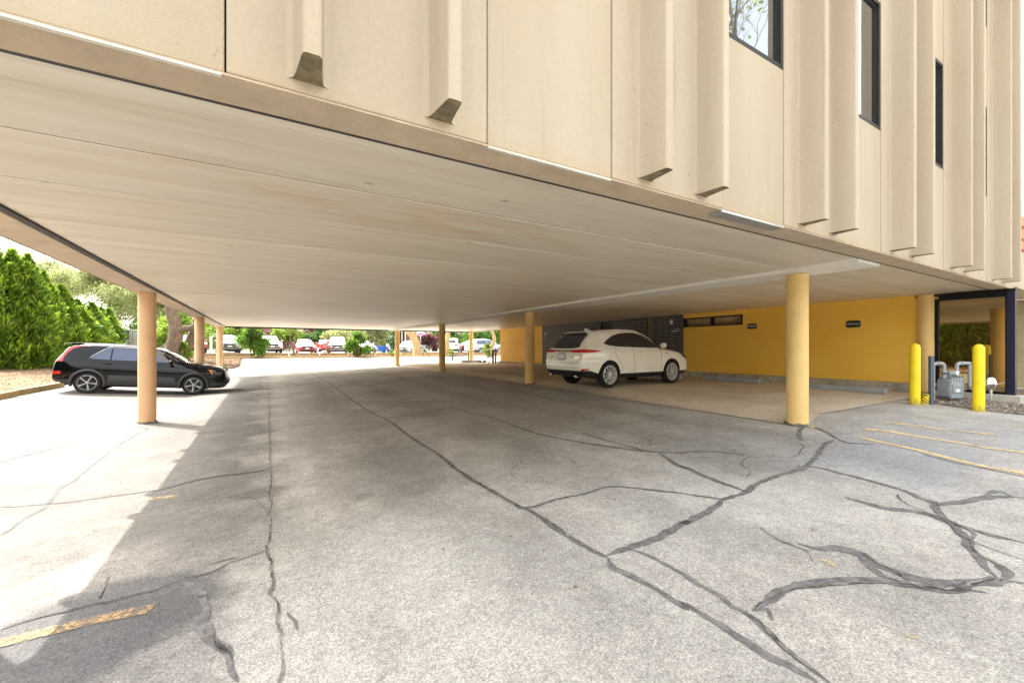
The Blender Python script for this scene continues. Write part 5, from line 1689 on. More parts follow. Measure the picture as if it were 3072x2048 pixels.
# picnic table
p = atdepth(1382, 1045, 33.5); p.z = gz(p.x, p.y)
t = thing('picnic_table', 'folding picnic table with two attached benches and dark metal legs on the driveway', 'table', p, R(-22))
m = MB(); m.box(-.92, .92, -.38, .38, .70, .74); m.build('tabletop', M['tabletop'], t, bevel=.01)
for sg in (-1, 1):
    m = MB(); m.box(-.92, .92, sg * .78 - .13, sg * .78 + .13, .40, .435); m.build('bench', M['tabletop'], t, bevel=.01)
    for ex in (-.62, .62):
        m = MB()
        m.tube([(ex, sg * .30, .70), (ex, sg * .34, 0)], .032, 8)
        m.tube([(ex * 1.02, sg * .72, .40), (ex * 1.12, sg * .90, 0)], .028, 8)
        m.tube([(ex, sg * .33, .30), (ex, sg * .78, .39)], .016, 8)
        m.build('leg', M['darksteel'], t, smooth=True)
for ex in (-1, 1):
    m = MB(); m.tube([(ex * .62, 0, .36), (ex * .12, 0, .69)], .014, 6); m.tube([(ex * .62, -.33, .34), (ex * .62, .33, .34)], .014, 6); m.build('brace', M['darksteel'], t)

p = atdepth(1414, 1045, 30.0); p.z = gz(p.x, p.y)
t = thing('concrete_block', 'low concrete kerb block with dark holes beside the yellow column at the pad edge', 'block', p, 0.0)
m = MB(); m.box(-.75, .75, -.15, .15, 0, .17); m.build('block', M['concrete'], t, bevel=.015)
m = MB()
for ex in (-.35, .35):
    m.box(ex - .09, ex + .09, -.156, -.151, .02, .06)
m.build('slot', M['blackplastic'], t)
for px, Z, s, lb in ((1440, 29.6, .12, 'small brown boulder at the foot of the far yellow column'), (1453, 29.4, .15, 'larger brown boulder near the black post by the far wall')):
    p = atdepth(px, 1045, Z); p.z = gz(p.x, p.y)
    m = MB(); m.lathe([(s * .8, -.02), (s, .05), (s * .85, s * .75), (s * .4, s * 1.15), (.01, s * 1.2)], (0, 0, 0), n=12)
    m.v = [(v[0] * (1 + .25 * math.sin(5 * v[1] / s + 2)), v[1] * (1 + .2 * math.sin(4 * v[2] / s)), v[2] * (1 + .15 * math.sin(3 * v[0] / s))) for v in m.v]
    o = m.build('boulder', M['stone'], None, smooth=True); o.location = p
    tag(o, lb, 'boulder', 'boulders by the far wall')
for px, Z, w, h, mt, nm, lb in ((1467, 28.4, .035, .92, 'bin', 'steel_post', 'thin black post just left of the far ochre wall end'),
                           (1479, 28.0, .07, .90, 'bin', 'litter_bin', 'slim dark bin between the black post and the brown bin'),
                           (1487, 27.6, .065, .95, 'binbrown', 'litter_bin', 'slim brown bin against the end of the ochre wall')):
    p = atdepth(px, 1045, Z); p.z = gz(p.x, p.y)
    t = thing(nm, lb, 'bin' if 'bin' in nm else 'post', p)
    m = MB(); m.lathe([(w, -.03), (w, h), (w * .9, h + .01)], (0, 0, 0), n=16); m.build('tube', M[mt], t, autos=40)
    if 'bin' in nm:
        m = MB(); m.lathe([(w * 1.1, h - .10), (w * 1.1, h - .06), (w * .8, h + .03)], (0, 0, 0), n=16); m.build('cap', M['bin'], t, autos=40)

# utility cabinets behind the hedge
def cabinet(px, Z, w, d, z0, z1, mat, label, feet=None):
    p = atdepth(px, 1045, Z); g = gz(p.x, p.y)
    t = thing('utility_cabinet', label, 'cabinet', (p.x, p.y, g), -ANG)
    m = MB(); m.box(-w / 2, w / 2, -d / 2, d / 2, z0 - g, z1 - g); m.build('housing', M[mat], t, bevel=.02)
    m = MB(); m.box(-w / 2 - .03, w / 2 + .03, -d / 2 - .03, d / 2 + .03, z1 - g, z1 - g + .05); m.build('lid', M[mat], t, bevel=.01)
    m = MB(); m.box(-.012, .012, -d / 2 - .008, -d / 2 - .002, z0 - g + .05, z1 - g - .05); m.build('door_seam', M['seam'], t)
    if z0 > g + .06:
        m = MB(); m.box(-w / 2 - .1, w / 2 + .1, -d / 2 - .1, d / 2 + .1, -.05, z0 - g); m.build('pad', M['concrete'], t, bevel=.02)
cabinet(370, 33.0, .72, .7, 2.30, 3.02, 'boxgreen', 'dark green utility cabinet on a raised pad between hedge and peach column')
cabinet(387, 35.0, .40, .6, 1.9, 2.98, 'boxgreen', 'narrow green utility cabinet behind the larger green one')
cabinet(412, 33.5, 1.0, .8, 1.7, 3.02, 'boxgrey', 'pale grey utility cabinet beside the nearest peach column')

# sign on a pole, white post, blue wheelbarrow, striped bundle, scooter, shed
p = atdepth(1262, 1045, 46.0); g = gz(p.x, p.y)
t = thing('oval_sign', 'pink oval sign on a thin pole behind the leaning tan tree', 'sign', (p.x, p.y, g), -ANG)
m = MB(); m.lathe([(.03, 0), (.03, EYE + 1.7 - g)], (0, 0, 0), n=10); m.build('pole', M['steel'], t, smooth=True)
m = MB(); m.lathe([(.36, -.03), (.38, 0), (.36, .03)], (0, 0, 0), 'y', 28); m.v = [(v[0] * 1.05, v[1] - .06, v[2] * .48 + EYE + 1.58 - g) for v in m.v]; m.build('panel', M['pinksign'], t, autos=40)
m = MB(); m.lathe([(.39, -.02), (.41, 0), (.39, .02)], (0, 0, 0), 'y', 28); m.v = [(v[0] * 1.05, v[1] - .045, v[2] * .5 + EYE + 1.58 - g) for v in m.v]; m.build('rim', M['white'], t, autos=40)
p = atdepth(633, 1045, 36.0); g = gz(p.x, p.y)
t = thing('white_post', 'white post standing between two far cars beside the second peach column', 'post', (p.x, p.y, g))
m = MB(); m.box(-.09, .09, -.09, .09, -.05, EYE + 1.0 - g); m.build('shaft', M['whitetrim'], t, bevel=.02)
m = MB(); m.box(-.11, .11, -.11, .11, EYE + 1.0 - g, EYE + 1.04 - g); m.build('cap', M['whitetrim'], t, bevel=.01)

p = atdepth(1145, 1045, 40.8); g = gz(p.x, p.y) + .1
t = thing('wheelbarrow', 'blue plastic wheelbarrow standing on the mulch strip beside the yellow column', 'wheelbarrow', (p.x, p.y, g), R(-30))
m = MB()
m.add([(-.50, -.36, .88), (.42, -.36, .84), (.42, .36, .84), (-.50, .36, .88), (-.02, -.22, .30), (.36, -.22, .30), (.36, .22, .30), (-.02, .22, .30),
       (-.46, -.32, .87), (.38, -.32, .83), (.38, .32, .83), (-.46, .32, .87), (-.0, -.19, .34), (.33, -.19, .34), (.33, .19, .34), (-.0, .19, .34)],
      [(0, 1, 5, 4), (1, 2, 6, 5), (2, 3, 7, 6), (3, 0, 4, 7), (4, 5, 6, 7), (8, 12, 13, 9), (9, 13, 14, 10), (10, 14, 15, 11), (11, 15, 12, 8), (12, 15, 14, 13), (0, 8, 9, 1), (1, 9, 10, 2), (2, 10, 11, 3), (3, 11, 8, 0)])
m.build('tub', M['bluetub'], t)
m = MB(); m.lathe([(.06, -.04), (.17, -.045), (.17, .045), (.06, .04)], (.22, 0, .17), 'y', 20); m.build('wheel', M['rubber'], t, autos=40)
m = MB()
for sg in (-1, 1):
    m.tube([(.24, sg * .06, .17), (-.2, sg * .2, .40), (-.95, sg * .28, .80)], .018, 8); m.tube([(-.25, sg * .2, .42), (-.30, sg * .22, 0)], .016, 8)
m.build('handle', M['darksteel'], t, smooth=True)

t0 = NT('navy_white_stripes')
zc_ = t0.n('ShaderNodeSeparateXYZ', i_0=t0.coord(world=False)).outputs[2]
w_ = t0.math('SINE', t0.math('MULTIPLY', t0.math('ADD', zc_, t0.ramp(t0.noise(t0.coord(world=False), 4, 2), .3, .7, -.03, .03)), 46.0))
t0.principled(t0.mix(t0.ramp(w_, -.1, .1), rgb(.02, .025, .12), rgb(.75, .75, .76)), .8)
p = atdepth(1169, 1045, 41.0); g = gz(p.x, p.y) + .1
t = thing('striped_bundle', 'navy and white striped cloth bundle on a blue tote beside the blue wheelbarrow', 'bundle', (p.x, p.y, g), R(-20))
m = MB(); m.tube([(-.05, 0, .48), (-.10, 0, .70), (-.20, 0, .92), (-.28, 0, 1.05)], [.20, .19, .16, .08], 14); m.build('cloth', t0.mat, t, smooth=True)
m = MB(); m.lathe([(.20, 0), (.24, .25), (.26, .50), (.23, .52)], (.04, 0, 0), n=14); m.v = [(v[0] + v[2] * -.12, v[1], v[2]) for v in m.v]; m.build('tote', simple('blue_tote_cloth', (.03, .035, .22), .8, vary=.3), t, smooth=True)

p = atdepth(1268, 1045, 44.5); g = gz(p.x, p.y)
t = thing('motor_scooter', 'small dark motor scooter parked behind the leaning tan tree', 'scooter', (p.x, p.y, g), R(-75))
for wx in (-.5, .5):
    m = MB(); m.lathe([(.12, -.05), (.24, -.055), (.25, 0), (.24, .055), (.12, .05)], (wx, 0, .25), 'y', 22); m.build('wheel', M['rubber'], t, autos=40)
m = MB(); m.prism([(-.62, .40), (-.2, .32), (.15, .26), (.30, .30), (.42, .80), (.50, 1.0), (.44, 1.0), (.30, .85), (.18, .42), (-.05, .44), (-.10, .74), (-.62, .74)], -.12, .12, 'y'); m.build('body', M['greypaint'], t, bevel=.03)
m = MB(); m.box(-.62, .0, -.13, .13, .745, .82); m.build('seat', M['blackplastic'], t, bevel=.02)
m = MB(); m.tube([(.42, -.33, 1.02), (.47, 0, 1.0), (.42, .33, 1.02)], .018, 8); m.build('handlebar', M['darksteel'], t, smooth=True)

p = atdepth(1222, 1045, 52.0); g = gz(p.x, p.y)
t = thing('shed', 'brown shed with pale curved fascia and open dark front behind the pale blue sedan', 'shed', (p.x, p.y, g), -ANG)
zt = EYE + 2.2 - g
m = MB(); m.box(-.2, 1.5, 0, .12, 0, zt - .4); m.box(1.4, 1.5, .12, 3.0, 0, zt - .4); m.box(-1.5, 1.5, 2.9, 3.0, 0, zt - .2); m.build('wall', M['roofbrown'], t)
m = MB(); m.prism([(-1.8, zt + .55), (-.6, zt + .45), (.4, zt + .1), (1.7, zt - .45), (1.7, zt - .25), (.4, zt + .32), (-.6, zt + .68), (-1.8, zt + .78)], -.15, 3.1, 'y'); m.build('roof', M['roofgrey'], t)
m = MB(); m.box(-.30, -.18, -.05, .07, 0, zt); m.box(-.7, -.62, -.05, .05, 0, zt); m.build('post', M['whitetrim'], t)
m = MB(); m.box(-1.5, -.2, .9, 1.0, 0, zt - .1); m.build('inner_wall', M['blackplastic'], t)
# ------------------------------------------------------------------ foliage
nrng = np.random.default_rng(11)

def leaf_mesh(name, pts, nrm, size, aspect, mat, jitter=0.6, droop=0.0):
    """One diamond-shaped leaf (or spray) per point; nrm: preferred growing direction."""
    n = len(pts)
    d = nrm + nrng.normal(0, jitter, (n, 3))
    d[:, 2] -= droop
    d /= np.linalg.norm(d, axis=1, keepdims=True) + 1e-9
    r = nrng.normal(0, 1, (n, 3))
    s = np.cross(d, r); s /= np.linalg.norm(s, axis=1, keepdims=True) + 1e-9
    L = (size * nrng.uniform(0.6, 1.4, n))[:, None]
    W = L * aspect
    v = np.empty((n, 4, 3))
    v[:, 0] = pts - d * L * 0.5
    v[:, 1] = pts + s * W * 0.5 + d * L * 0.05
    v[:, 2] = pts + d * L * 0.5
    v[:, 3] = pts - s * W * 0.5 + d * L * 0.05
    me = bpy.data.meshes.new(name)
    me.vertices.add(n * 4); me.loops.add(n * 4); me.polygons.add(n)
    me.vertices.foreach_set('co', v.reshape(-1))
    me.loops.foreach_set('vertex_index', np.arange(n * 4, dtype=np.int32))
    me.polygons.foreach_set('loop_start', np.arange(0, n * 4, 4, dtype=np.int32))
    me.update(calc_edges=True)
    me.validate()
    me.materials.append(mat)
    return me

def clumps(centres, radii, n, shell=0.55):
    """Points through a set of leafy clumps, denser to their outside."""
    k = nrng.choice(len(centres), n, p=np.array(radii)**2 / np.sum(np.array(radii)**2))
    d = nrng.normal(0, 1, (n, 3)); d /= np.linalg.norm(d, axis=1, keepdims=True)
    rad = np.array(radii)[k] * (shell + (1 - shell) * nrng.random(n)) * nrng.uniform(0.75, 1.12, n)
    p = np.array(centres)[k] + d * rad[:, None] * np.array([1, 1, 0.85])
    return p, d

def obj_from(me, name, parent):
    o = bpy.data.objects.new(name, me); COL.objects.link(o); o.parent = parent
    return o

# --- arborvitae: narrow upright plume
def arborvitae_mesh(h, r, n, seed):
    g = np.random.default_rng(seed)
    if r > 0.9:      # several plumes grown together, each with its own tip
        parts = [(0, 0, 1.0)] + [(0.75 * r * np.cos(q), 0.75 * r * np.sin(q), g.uniform(.80, 1.02)) for q in np.arange(6) * 1.047 + g.uniform(0, 1)]
        P_, N_ = [], []
        for (ox, oy, s) in parts:
            p, q = arborvitae_points(h * s, r * .62, n // len(parts), int(g.integers(1, 999)))
            p[:, 0] += ox * (1 - 0.4 * p[:, 2] / h); p[:, 1] += oy * (1 - 0.4 * p[:, 2] / h)
            P_.append(p); N_.append(q)
        return leaf_mesh('arborvitae_foliage', np.concatenate(P_), np.concatenate(N_), 0.25, 0.30, M['lf_hedge'], 0.55)

def arborvitae_points(h, r, n, seed):
    g = np.random.default_rng(seed)
    t = g.random(n) ** 0.8
    a = g.uniform(0, 2 * np.pi, n)
    prof = np.where(t < 0.12, 0.75 + 2.0 * t, (1 - ((t - 0.12) / 0.88) ** 2.4) * 0.96 + 0.04)
    lump = 1 + 0.2 * np.sin(5 * a + 9 * t + seed) + 0.15 * np.sin(3 * a - 17 * t) + 0.14 * np.sin(31 * t + 2 * a) + 0.12 * np.sin(11 * a + 23 * t)
    rad = r * prof * lump * (0.62 + 0.42 * g.random(n) ** 0.5)
    p = np.stack([rad * np.cos(a), rad * np.sin(a), h * t], 1)
    nrm = np.stack([np.cos(a) * 0.75, np.sin(a) * 0.75, np.full(n, 0.75)], 1)
    return p, nrm
AV = [arborvitae_mesh(1.0 * 4.6, 1.3, 19000, s) for s in (1, 2)]
hl = ['tallest arborvitae in the frame, at the left edge of the hedge', 'second arborvitae from the frame edge, a little lower than the tallest', 'third arborvitae in the hedge, where its top line drops',
      'fourth arborvitae in the hedge behind the tail of the black crossover', 'fifth arborvitae in the hedge behind the roof of the black crossover', 'sixth arborvitae in the hedge, near its far end', 'last arborvitae of the hedge, beside the green utility cabinet']
hs = [4.9, 4.35, 3.7, 3.2, 3.1, 3.0, 3.05]
for k, yy in enumerate((30.6, 32.7, 34.8, 36.9, 39.0, 41.1, 43.4)):
    x = -11.0 + rng.uniform(-.2, .2)
    g = gz(x, yy)
    top = hs[k] + EYE
    t = thing('arborvitae', hl[k], 'tree', (x, yy, g), 0, 'arborvitae hedge along the mulch bed')
    o = obj_from(AV[k % 2], 'foliage', t)
    sc = (top - g) / 4.6
    o.scale = (0.95 + .1 * rng.random(), 0.95 + .1 * rng.random(), sc)
    o.rotation_euler = (0, 0, rng.uniform(0, 6))
    if k == 0:
        m = MB(); m.tube([(0, 0, -.1), (.03, 0, 1.2), (0, .02, 3.2)], [.09, .07, .03], 8); st = m.build('trunk', M['barkgrey'], t, smooth=True); stem_me = st.data
    else:
        obj_from(stem_me, 'trunk', t)

for k in range(6, 12):      # the same hedge goes on past the left edge of the frame; the corner glass mirrors it
    yy = 28.4 - 2.15 * k
    t = thing('arborvitae', 'arborvitae of the hedge mirrored in the corner glass behind the bollards', 'tree', (-11.0 + rng.uniform(-.3, .3), yy, gz(-11, yy)), 0, 'arborvitae hedge mirrored in the glass')
    o = obj_from(AV[k % 2], 'foliage', t); o.scale = (1, 1, rng.uniform(1.15, 1.4)); o.rotation_euler = (0, 0, rng.uniform(0, 6))
    obj_from(stem_me, 'trunk', t)

# --- branching trees
def limbs(mb, p, d, L, r, depth, tips, g, spread=0.6, up=0.15, kids=(2, 3), n=7):
    pts = [p.copy()]
    rs = [r]
    q = p.copy(); dd = d.copy()
    k = 4
    for i in range(k):
        dd = (dd + Vector((g.uniform(-.2, .2), g.uniform(-.2, .2), g.uniform(-.1, .2) * 1.0 + up * .3))).normalized()
        q = q + dd * (L / k)
        pts.append(q.copy()); rs.append(r * (1 - .42 * (i + 1) / k))
    mb.tube(pts, rs, n if depth > 1 else 5, cap=False)
    tips.append((q.copy(), depth))
    if depth <= 0:
        return
    for j in range(g.randint(*kids)):
        a = Vector((g.uniform(-1, 1), g.uniform(-1, 1), g.uniform(-.4, .6)))
        a = (a - dd * a.dot(dd)).normalized()
        nd = (dd * (1 - spread * g.uniform(.5, 1)) + a * spread * g.uniform(.7, 1.2) + Vector((0, 0, up))).normalized()
        s = pts[g.choice((2, 3, 4, 4))]
        limbs(mb, s, nd, L * g.uniform(.6, .82), rs[3] * .72, depth - 1, tips, g, spread, up, kids, n)

def tree(name, label, base, trunk, tr, crown_mat, nleaf, lsize, depth=3, L=2.2, bark='bark', seed=0, cr=0.9, cat='tree', group=None, zmin=None, spread=.6, up=.15, aspect=.5, kids=(2, 3), boughs=None):
    g = random.Random(seed)
    t = thing(name, label, cat, base, 0, group)
    mb = MB(); tips = []
    tp = [Vector(p) for p in trunk]
    rs = [tr * (1.25 if i == 0 else 1 - .35 * i / (len(tp) - 1)) for i in range(len(tp))]
    tp2 = smooth_path(tp, 0.25)
    rr = list(np.interp(np.linspace(0, 1, len(tp2)), np.linspace(0, 1, len(tp)), rs))
    rr = [v * (1 + .08 * math.sin(3.1 * i + seed)) for i, v in enumerate(rr)]
    mb.tube(tp2, rr, 14, cap=False)
    d = (tp[-1] - tp[-2]).normalized()
    for b in (boughs or []):
        bp = [Vector(q) for q in b[0]]
        b2 = smooth_path(bp, 0.25)
        mb.tube(b2, list(np.linspace(b[1], b[1] * .6, len(b2))), 12, cap=False)
        limbs(mb, bp[-1], (bp[-1] - bp[-2]).normalized(), L, b[1] * .6, depth - 1, tips, g, spread, up, kids)
    for j in range(g.randint(2, 3)):
        a = Vector((g.uniform(-1, 1), g.uniform(-1, 1), g.uniform(0, .5)))
        limbs(mb, tp[-1], (d + a * .7).normalized(), L, rs[-1] * .75, depth, tips, g, spread, up, kids)
    mb.build('trunk', M[bark], t, smooth=True)
    cs = [tuple(q) for q, dp in tips if dp <= 1 and (zmin is None or q.z > zmin)]
    if not cs: cs = [tuple(q) for q, dp in tips]
    rad = [cr * g.uniform(.5, 1.2) for _ in cs]
    p, nn = clumps(cs, rad, nleaf, .25)
    obj_from(leaf_mesh('crown', p, nn, lsize, aspect, M[crown_mat], .8, .15), 'crown', t)
    return t

def bush(name, label, base, w, h, n, lsize, mat, seed, cat='shrub', group=None, aspect=.5, nc=16, stems=5):
    g = random.Random(seed)
    t = thing(name, label, cat, base, 0, group)
    cs, rad = [], []
    for k in range(nc):
        a, q = g.uniform(0, 6.28), g.random() ** .6
        zz = g.uniform(.12, .86)
        wr = math.sin(min(1, zz * 1.25 + .12) * math.pi) ** .5 if zz > .5 else .9
        cs.append((w * .5 * q * wr * math.cos(a), w * .5 * q * wr * math.sin(a), h * zz)); rad.append(g.uniform(.16, .30) * min(w, h))
    p, nn = clumps(cs, rad, n, .35)
    p[:, 2] = np.abs(p[:, 2])
    obj_from(leaf_mesh('crown', p, nn, lsize, aspect, M[mat], .7, .05), 'crown', t)
    m = MB()
    for k in range(stems):
        a = g.uniform(0, 6.28)
        m.tube([(.04 * math.cos(a), .04 * math.sin(a), -.1), (w * .12 * math.cos(a), w * .12 * math.sin(a), h * .35), (w * .25 * math.cos(a), w * .25 * math.sin(a), h * .75)], [.035, .025, .01], 6)
    m.build('stem', M['bark'], t, smooth=True)
    return t

def gp(px, Z, dz=0.0):
    p = atdepth(px, 1045, Z); p.z = gz(p.x, p.y) + dz
    return p

# big old tree on the island behind the peach columns: two trunks in a V, a level bough between them
b = gp(518, 28.5)
X, Yv = Vector((CA, -SA, 0)), Vector((SA, CA, 0))
def L3(a, d, z): return tuple(X * a + Yv * d + Vector((0, 0, z)))
tree('oak_tree', 'old tree with thick brown trunk forking into a level bough between the peach columns', b,
     [L3(-.15, 0, -.2), L3(0, 0, .9), L3(.2, 0, 1.8), L3(.05, .1, 2.7), L3(-.2, .1, 3.6), L3(-.3, .2, 4.8)], .46, 'lf_lime', 11000, .20, 3, 2.6, 'bark', 5, 1.2, zmin=3.2,
     boughs=[([L3(.15, 0, 2.0), L3(.7, 0, 2.25), L3(1.3, .1, 2.35), L3(1.9, .1, 2.9), L3(2.4, .2, 3.9)], .24)])
b = gp(562, 29.5)
tree('oak_tree', 'leaning rough-barked trunk behind the second peach column', b,
     [L3(-.5, 0, -.2), L3(-.1, 0, .8), L3(.35, 0, 1.7), L3(.7, 0, 2.6), L3(.9, 0, 3.6), L3(1.0, .2, 5.0)], .36, 'lf_lime', 8000, .20, 3, 2.4, 'bark', 8, 1.2, zmin=3.2)
# tan-barked trees along the far side of the driveway
b = gp(1250, 41.8, .1)
tree('street_tree', 'tan-barked tree leaning to the left beside the pale blue sedan', b,
     [L3(.1, 0, -.2), L3(0, 0, .7), L3(-.2, 0, 1.5), L3(-.7, 0, 2.3), L3(-1.5, 0, 3.1), L3(-2.1, 0, 4.2)], .42, 'lf_lime', 6000, .2, 3, 2.2, 'barkpale', 12, 1.0, zmin=3.3)
b = gp(1342, 42.5, .1)
tree('street_tree', 'tan-barked tree with knot holes standing straight behind the picnic table', b,
     [L3(0, 0, -.2), L3(-.05, 0, .8), L3(0, 0, 1.7), L3(.15, 0, 2.5), L3(.4, 0, 3.6)], .27, 'lf_lime', 5000, .2, 3, 2.2, 'barkpale', 15, 1.0, zmin=3.3)
b = gp(1474, 41.5, .1)
tree('street_tree', 'slim tan-barked tree bowed to the right beside the ochre wall end', b,
     [L3(-.15, 0, -.2), L3(.0, 0, .9), L3(.3, 0, 1.5), L3(.2, 0, 2.2), L3(-.2, 0, 2.9), L3(-.4, 0, 3.8)], .20, 'lf_pale', 4000, .2, 3, 2.0, 'barkpale', 17, 1.0, zmin=3.3)
b = gp(880, 36.4, .1)
tree('small_tree', 'small tree with thin twin stems and lime leaves in front of the bright red sedan', b,
     [L3(0, 0, -.1), L3(.05, 0, .6), L3(.15, 0, 1.3), L3(.2, 0, 2.0)], .07, 'lf_lime', 5000, .16, 3, 1.2, 'bark', 21, .55, zmin=1.6,
     boughs=[([L3(0, 0, .1), L3(-.15, .05, .8), L3(-.3, .05, 1.6)], .05)])
# shrubs on the mulch strip
bush('shrub', 'dense mid green shrub on the mulch between the silver crossover and a white SUV', gp(757, 34.0, .1), 2.3, 3.1, 6500, .17, 'lf_green', 31, stems=8)
bush('shrub', 'bright green shrub in front of the tall white SUV', gp(1072, 37.2, .1), 2.2, 2.3, 5500, .17, 'lf_green', 33, stems=7)
bush('shrub', 'tiny lime green plant at the foot of the blue wheelbarrow', gp(1175, 39.0, .1), .7, .6, 500, .14, 'lf_lime', 34)
bush('shrub', 'small lime green shrub beside the bowed tree near the ochre wall', gp(1462, 40.5, .1), 1.0, 1.5, 900, .15, 'lf_lime', 35)
bush('shrub', 'low lime shrub at the foot of the old forked tree', gp(548, 28.8, .1), 1.2, 1.3, 1500, .14, 'lf_lime', 36)
bush('shrub', 'low lime plant by the straight tan tree', gp(1352, 41.9, .1), 1.0, .7, 700, .14, 'lf_lime', 37)
bush('shrub', 'bare twiggy shrub between the bright red sedan and the tall white SUV', gp(985, 38.0, .1), .9, 1.5, 260, .12, 'lf_purple', 38, stems=14)

# planting beyond the far lot
far = [(600, 50, 5.5, 4.6, 'lf_lime', 'lime green bush behind the maroon pickup-sized SUV'), (655, 52, 5, 4.2, 'lf_green', 'green bush behind the white post'),
       (705, 50, 5, 4.2, 'lf_lime', 'lime bush behind the silver crossover'), (765, 56, 6, 5.0, 'lf_green', 'green bush behind the dense shrub'),
       (818, 55, 5, 4.6, 'lf_purple', 'purple-leaved bush behind the white SUV with black grille'), (868, 53, 5.5, 4.4, 'lf_lime', 'large lime bush behind the small twin-stemmed tree'),
       (930, 56, 4.0, 4.8, 'lf_purple', 'purple bush behind the bright red sedan'), (962, 53, 4.5, 3.6, 'lf_dark', 'dark green bush between the red sedan and the tall white SUV'),
       (1000, 57, 5, 5.2, 'lf_purple', 'dusty purple bush above the tall white SUV'), (1050, 52, 6, 4.4, 'lf_pale', 'pale blossoming bush behind the tall white SUV'),
       (1105, 53, 5.5, 4.6, 'lf_pale', 'pale yellow-green bush behind the white sedan'), (1150, 56, 6, 4.6, 'lf_dark', 'dark green bush above the blue wheelbarrow'),
       (1192, 60, 6, 5.2, 'lf_dark', 'dark green bush left of the shed'), (1300, 58, 6, 4.8, 'lf_green', 'green bush behind the oval sign'),
       (1285, 53, 3.6, 2.4, 'lf_purple', 'low reddish bush behind the scooter'), (1345, 62, 6, 5.2, 'lf_dark', 'dark hedge bush behind the white hatchback'),
       (1395, 62, 6.5, 5.4, 'lf_green', 'green hedge bush above the red hatchback'), (1440, 63, 6, 5.0, 'lf_dark', 'dark hedge bush behind the pale van-like SUV'), (1485, 63, 6, 5.2, 'lf_green', 'green hedge bush at the end of the ochre wall')]
for k, (px, Z, w, h, mat, lb) in enumerate(far):
    bush('far_bush', lb, gp(px, Z), w, h, 4200, .26, mat, 50 + k, 'shrub', 'bushes beyond the far lot')

# trees at the far left, behind hedge and cabinets
fl = [(95, 46, 13.5, 'lf_pale', 2), (190, 50, 14, 'lf_pale', 3), (285, 47, 11, 'lf_pale', 4), (345, 54, 11.5, 'lf_lime', 6), (425, 46, 9, 'lf_pale', 7), (30, 58, 13, 'lf_pale', 9), (470, 56, 9, 'lf_lime', 10), (545, 58, 10, 'lf_lime', 13)]
fll = ['sparse pale spring tree behind the tallest arborvitae', 'sparse pale spring tree rising over the dropping hedge line', 'pale spring tree right of the hedge top line', 'lime tree behind the green utility cabinet', 'pale tree above the grey utility cabinet',
       'tall thin tree behind the hedge, at the very edge of the picture', 'lime tree behind the nearest peach column', 'lime tree behind the old forked tree']
for k, (px, Z, h, mat, sd) in enumerate(fl):
    s = h / 9.0
    tree('spring_tree', fll[k], gp(px, Z), [(0, 0, -.2), (.1, 0, .6 * s), (.0, .1, 1.2 * s), (.15, 0, 1.7 * s)], .17 * s, mat, 16000, .21, 4, 2.6 * s, 'barkgrey', sd, 1.15 * s, group='trees behind the hedge', spread=.8, up=.05, aspect=.5)
for k, (px, Z, w, h, mat, lb) in enumerate([(340, 44, 4, 2.6, 'lf_pale', 'pale bush behind the utility cabinets'), (440, 44, 5, 4.0, 'lf_green', 'green bush behind the nearest peach column'), (500, 42, 5, 3.6, 'lf_lime', 'lime bush behind the trunk of the old forked tree'),
                                            (545, 46, 5, 4.4, 'lf_lime', 'lime bush seen through the fork of the old tree'), (250, 60, 9, 4.0, 'lf_pale', 'pale bush far behind the hedge')]):
    bush('far_bush', lb, gp(px, Z), w, h, 4500, .24, mat, 90 + k, 'shrub', 'bushes behind the hedge')
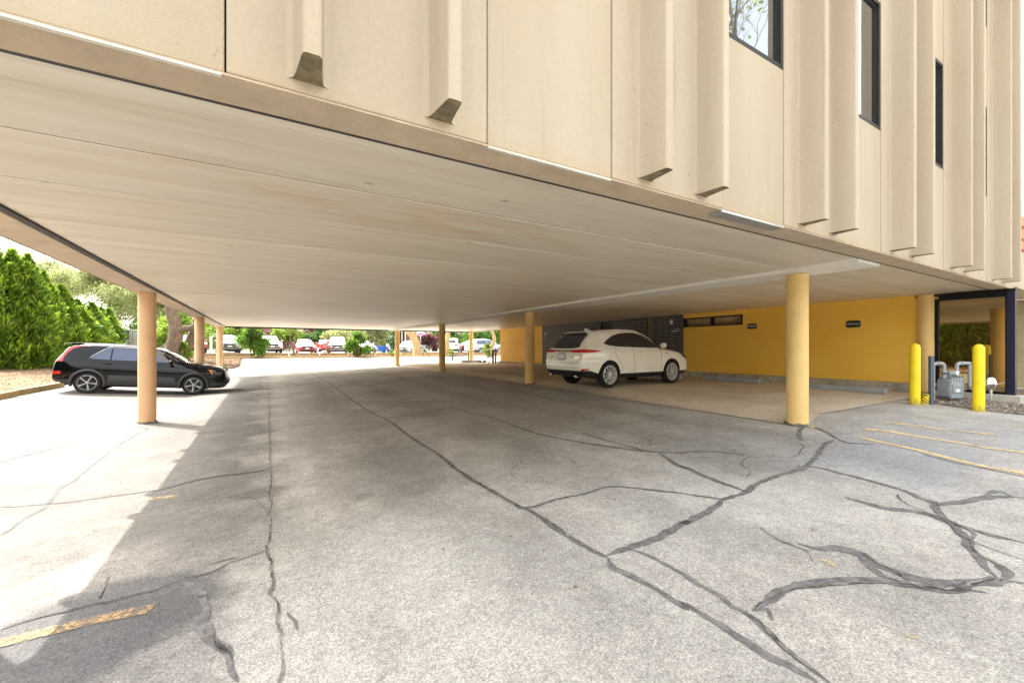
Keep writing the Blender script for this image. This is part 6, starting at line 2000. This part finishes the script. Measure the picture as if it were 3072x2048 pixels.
# tree across the street side, seen only mirrored in the facade windows
tree('street_tree', 'half-bare spring tree mirrored in the upper facade window', (13.3, -4.4, gz(13.3, -4.4)), [(0, 0, -.2), (.1, 0, 2.5), (-.1, .2, 5.0), (.2, 0, 7.5)], .2, 'lf_lime', 1800, .17, 4, 3.2, 'barkgrey', 41, .5, spread=.5, up=.25, kids=(3, 4))
# ------------------------------------------------------------------ camera, sun, sky
cam = bpy.data.cameras.new('camera')
cam.sensor_width = 36.0
cam.lens = 36.0 * FOC / 3072
cam.shift_y = 21 / 3072
cam.clip_start = 0.05
cam.clip_end = 2000
co = bpy.data.objects.new('camera', cam); COL.objects.link(co)
co.location = (0, 0, EYE)
co.rotation_euler = (R(90), 0, -ANG)
SC.camera = co

sv = Vector((-1.47, 2.13, 2.9)).normalized()      # towards the sun
sun = bpy.data.lights.new('sun', 'SUN'); sun.energy = 2.0; sun.angle = R(0.53); sun.color = (1.0, 0.94, 0.84)
so = bpy.data.objects.new('sun', sun); COL.objects.link(so)
so.rotation_euler = sv.to_track_quat('Z', 'Y').to_euler()
so.location = (-20, 30, 40)
w = bpy.data.worlds.new('World'); SC.world = w; w.use_nodes = True
nt = w.node_tree; nt.nodes.clear()
sky = nt.nodes.new('ShaderNodeTexSky'); sky.sky_type = 'NISHITA'; sky.sun_disc = False
sky.sun_elevation = math.asin(sv.z)
sky.sun_rotation = math.atan2(sv.x, sv.y)
sky.dust_density = 6.0; sky.air_density = 2.5; sky.ozone_density = 1.0
bg = nt.nodes.new('ShaderNodeBackground'); bg.inputs[1].default_value = 0.15
out = nt.nodes.new('ShaderNodeOutputWorld')
hs_ = nt.nodes.new('ShaderNodeHueSaturation'); hs_.inputs['Saturation'].default_value = 0.25   # thin white cloud over the blue
nt.links.new(sky.outputs[0], hs_.inputs['Color']); nt.links.new(hs_.outputs[0], bg.inputs[0]); nt.links.new(bg.outputs[0], out.inputs[0])
SC.view_settings.view_transform = 'Standard'
SC.view_settings.look = 'None'
SC.view_settings.gamma = 1.0
SC.view_settings.use_curve_mapping = False
SC.view_settings.exposure = 2.6
SC.cycles.max_bounces = 12
SC.cycles.diffuse_bounces = 8
SC.cycles.glossy_bounces = 4
SC.cycles.transparent_max_bounces = 8
SC.cycles.sample_clamp_indirect = 6.0
SC.cycles.use_denoising = True
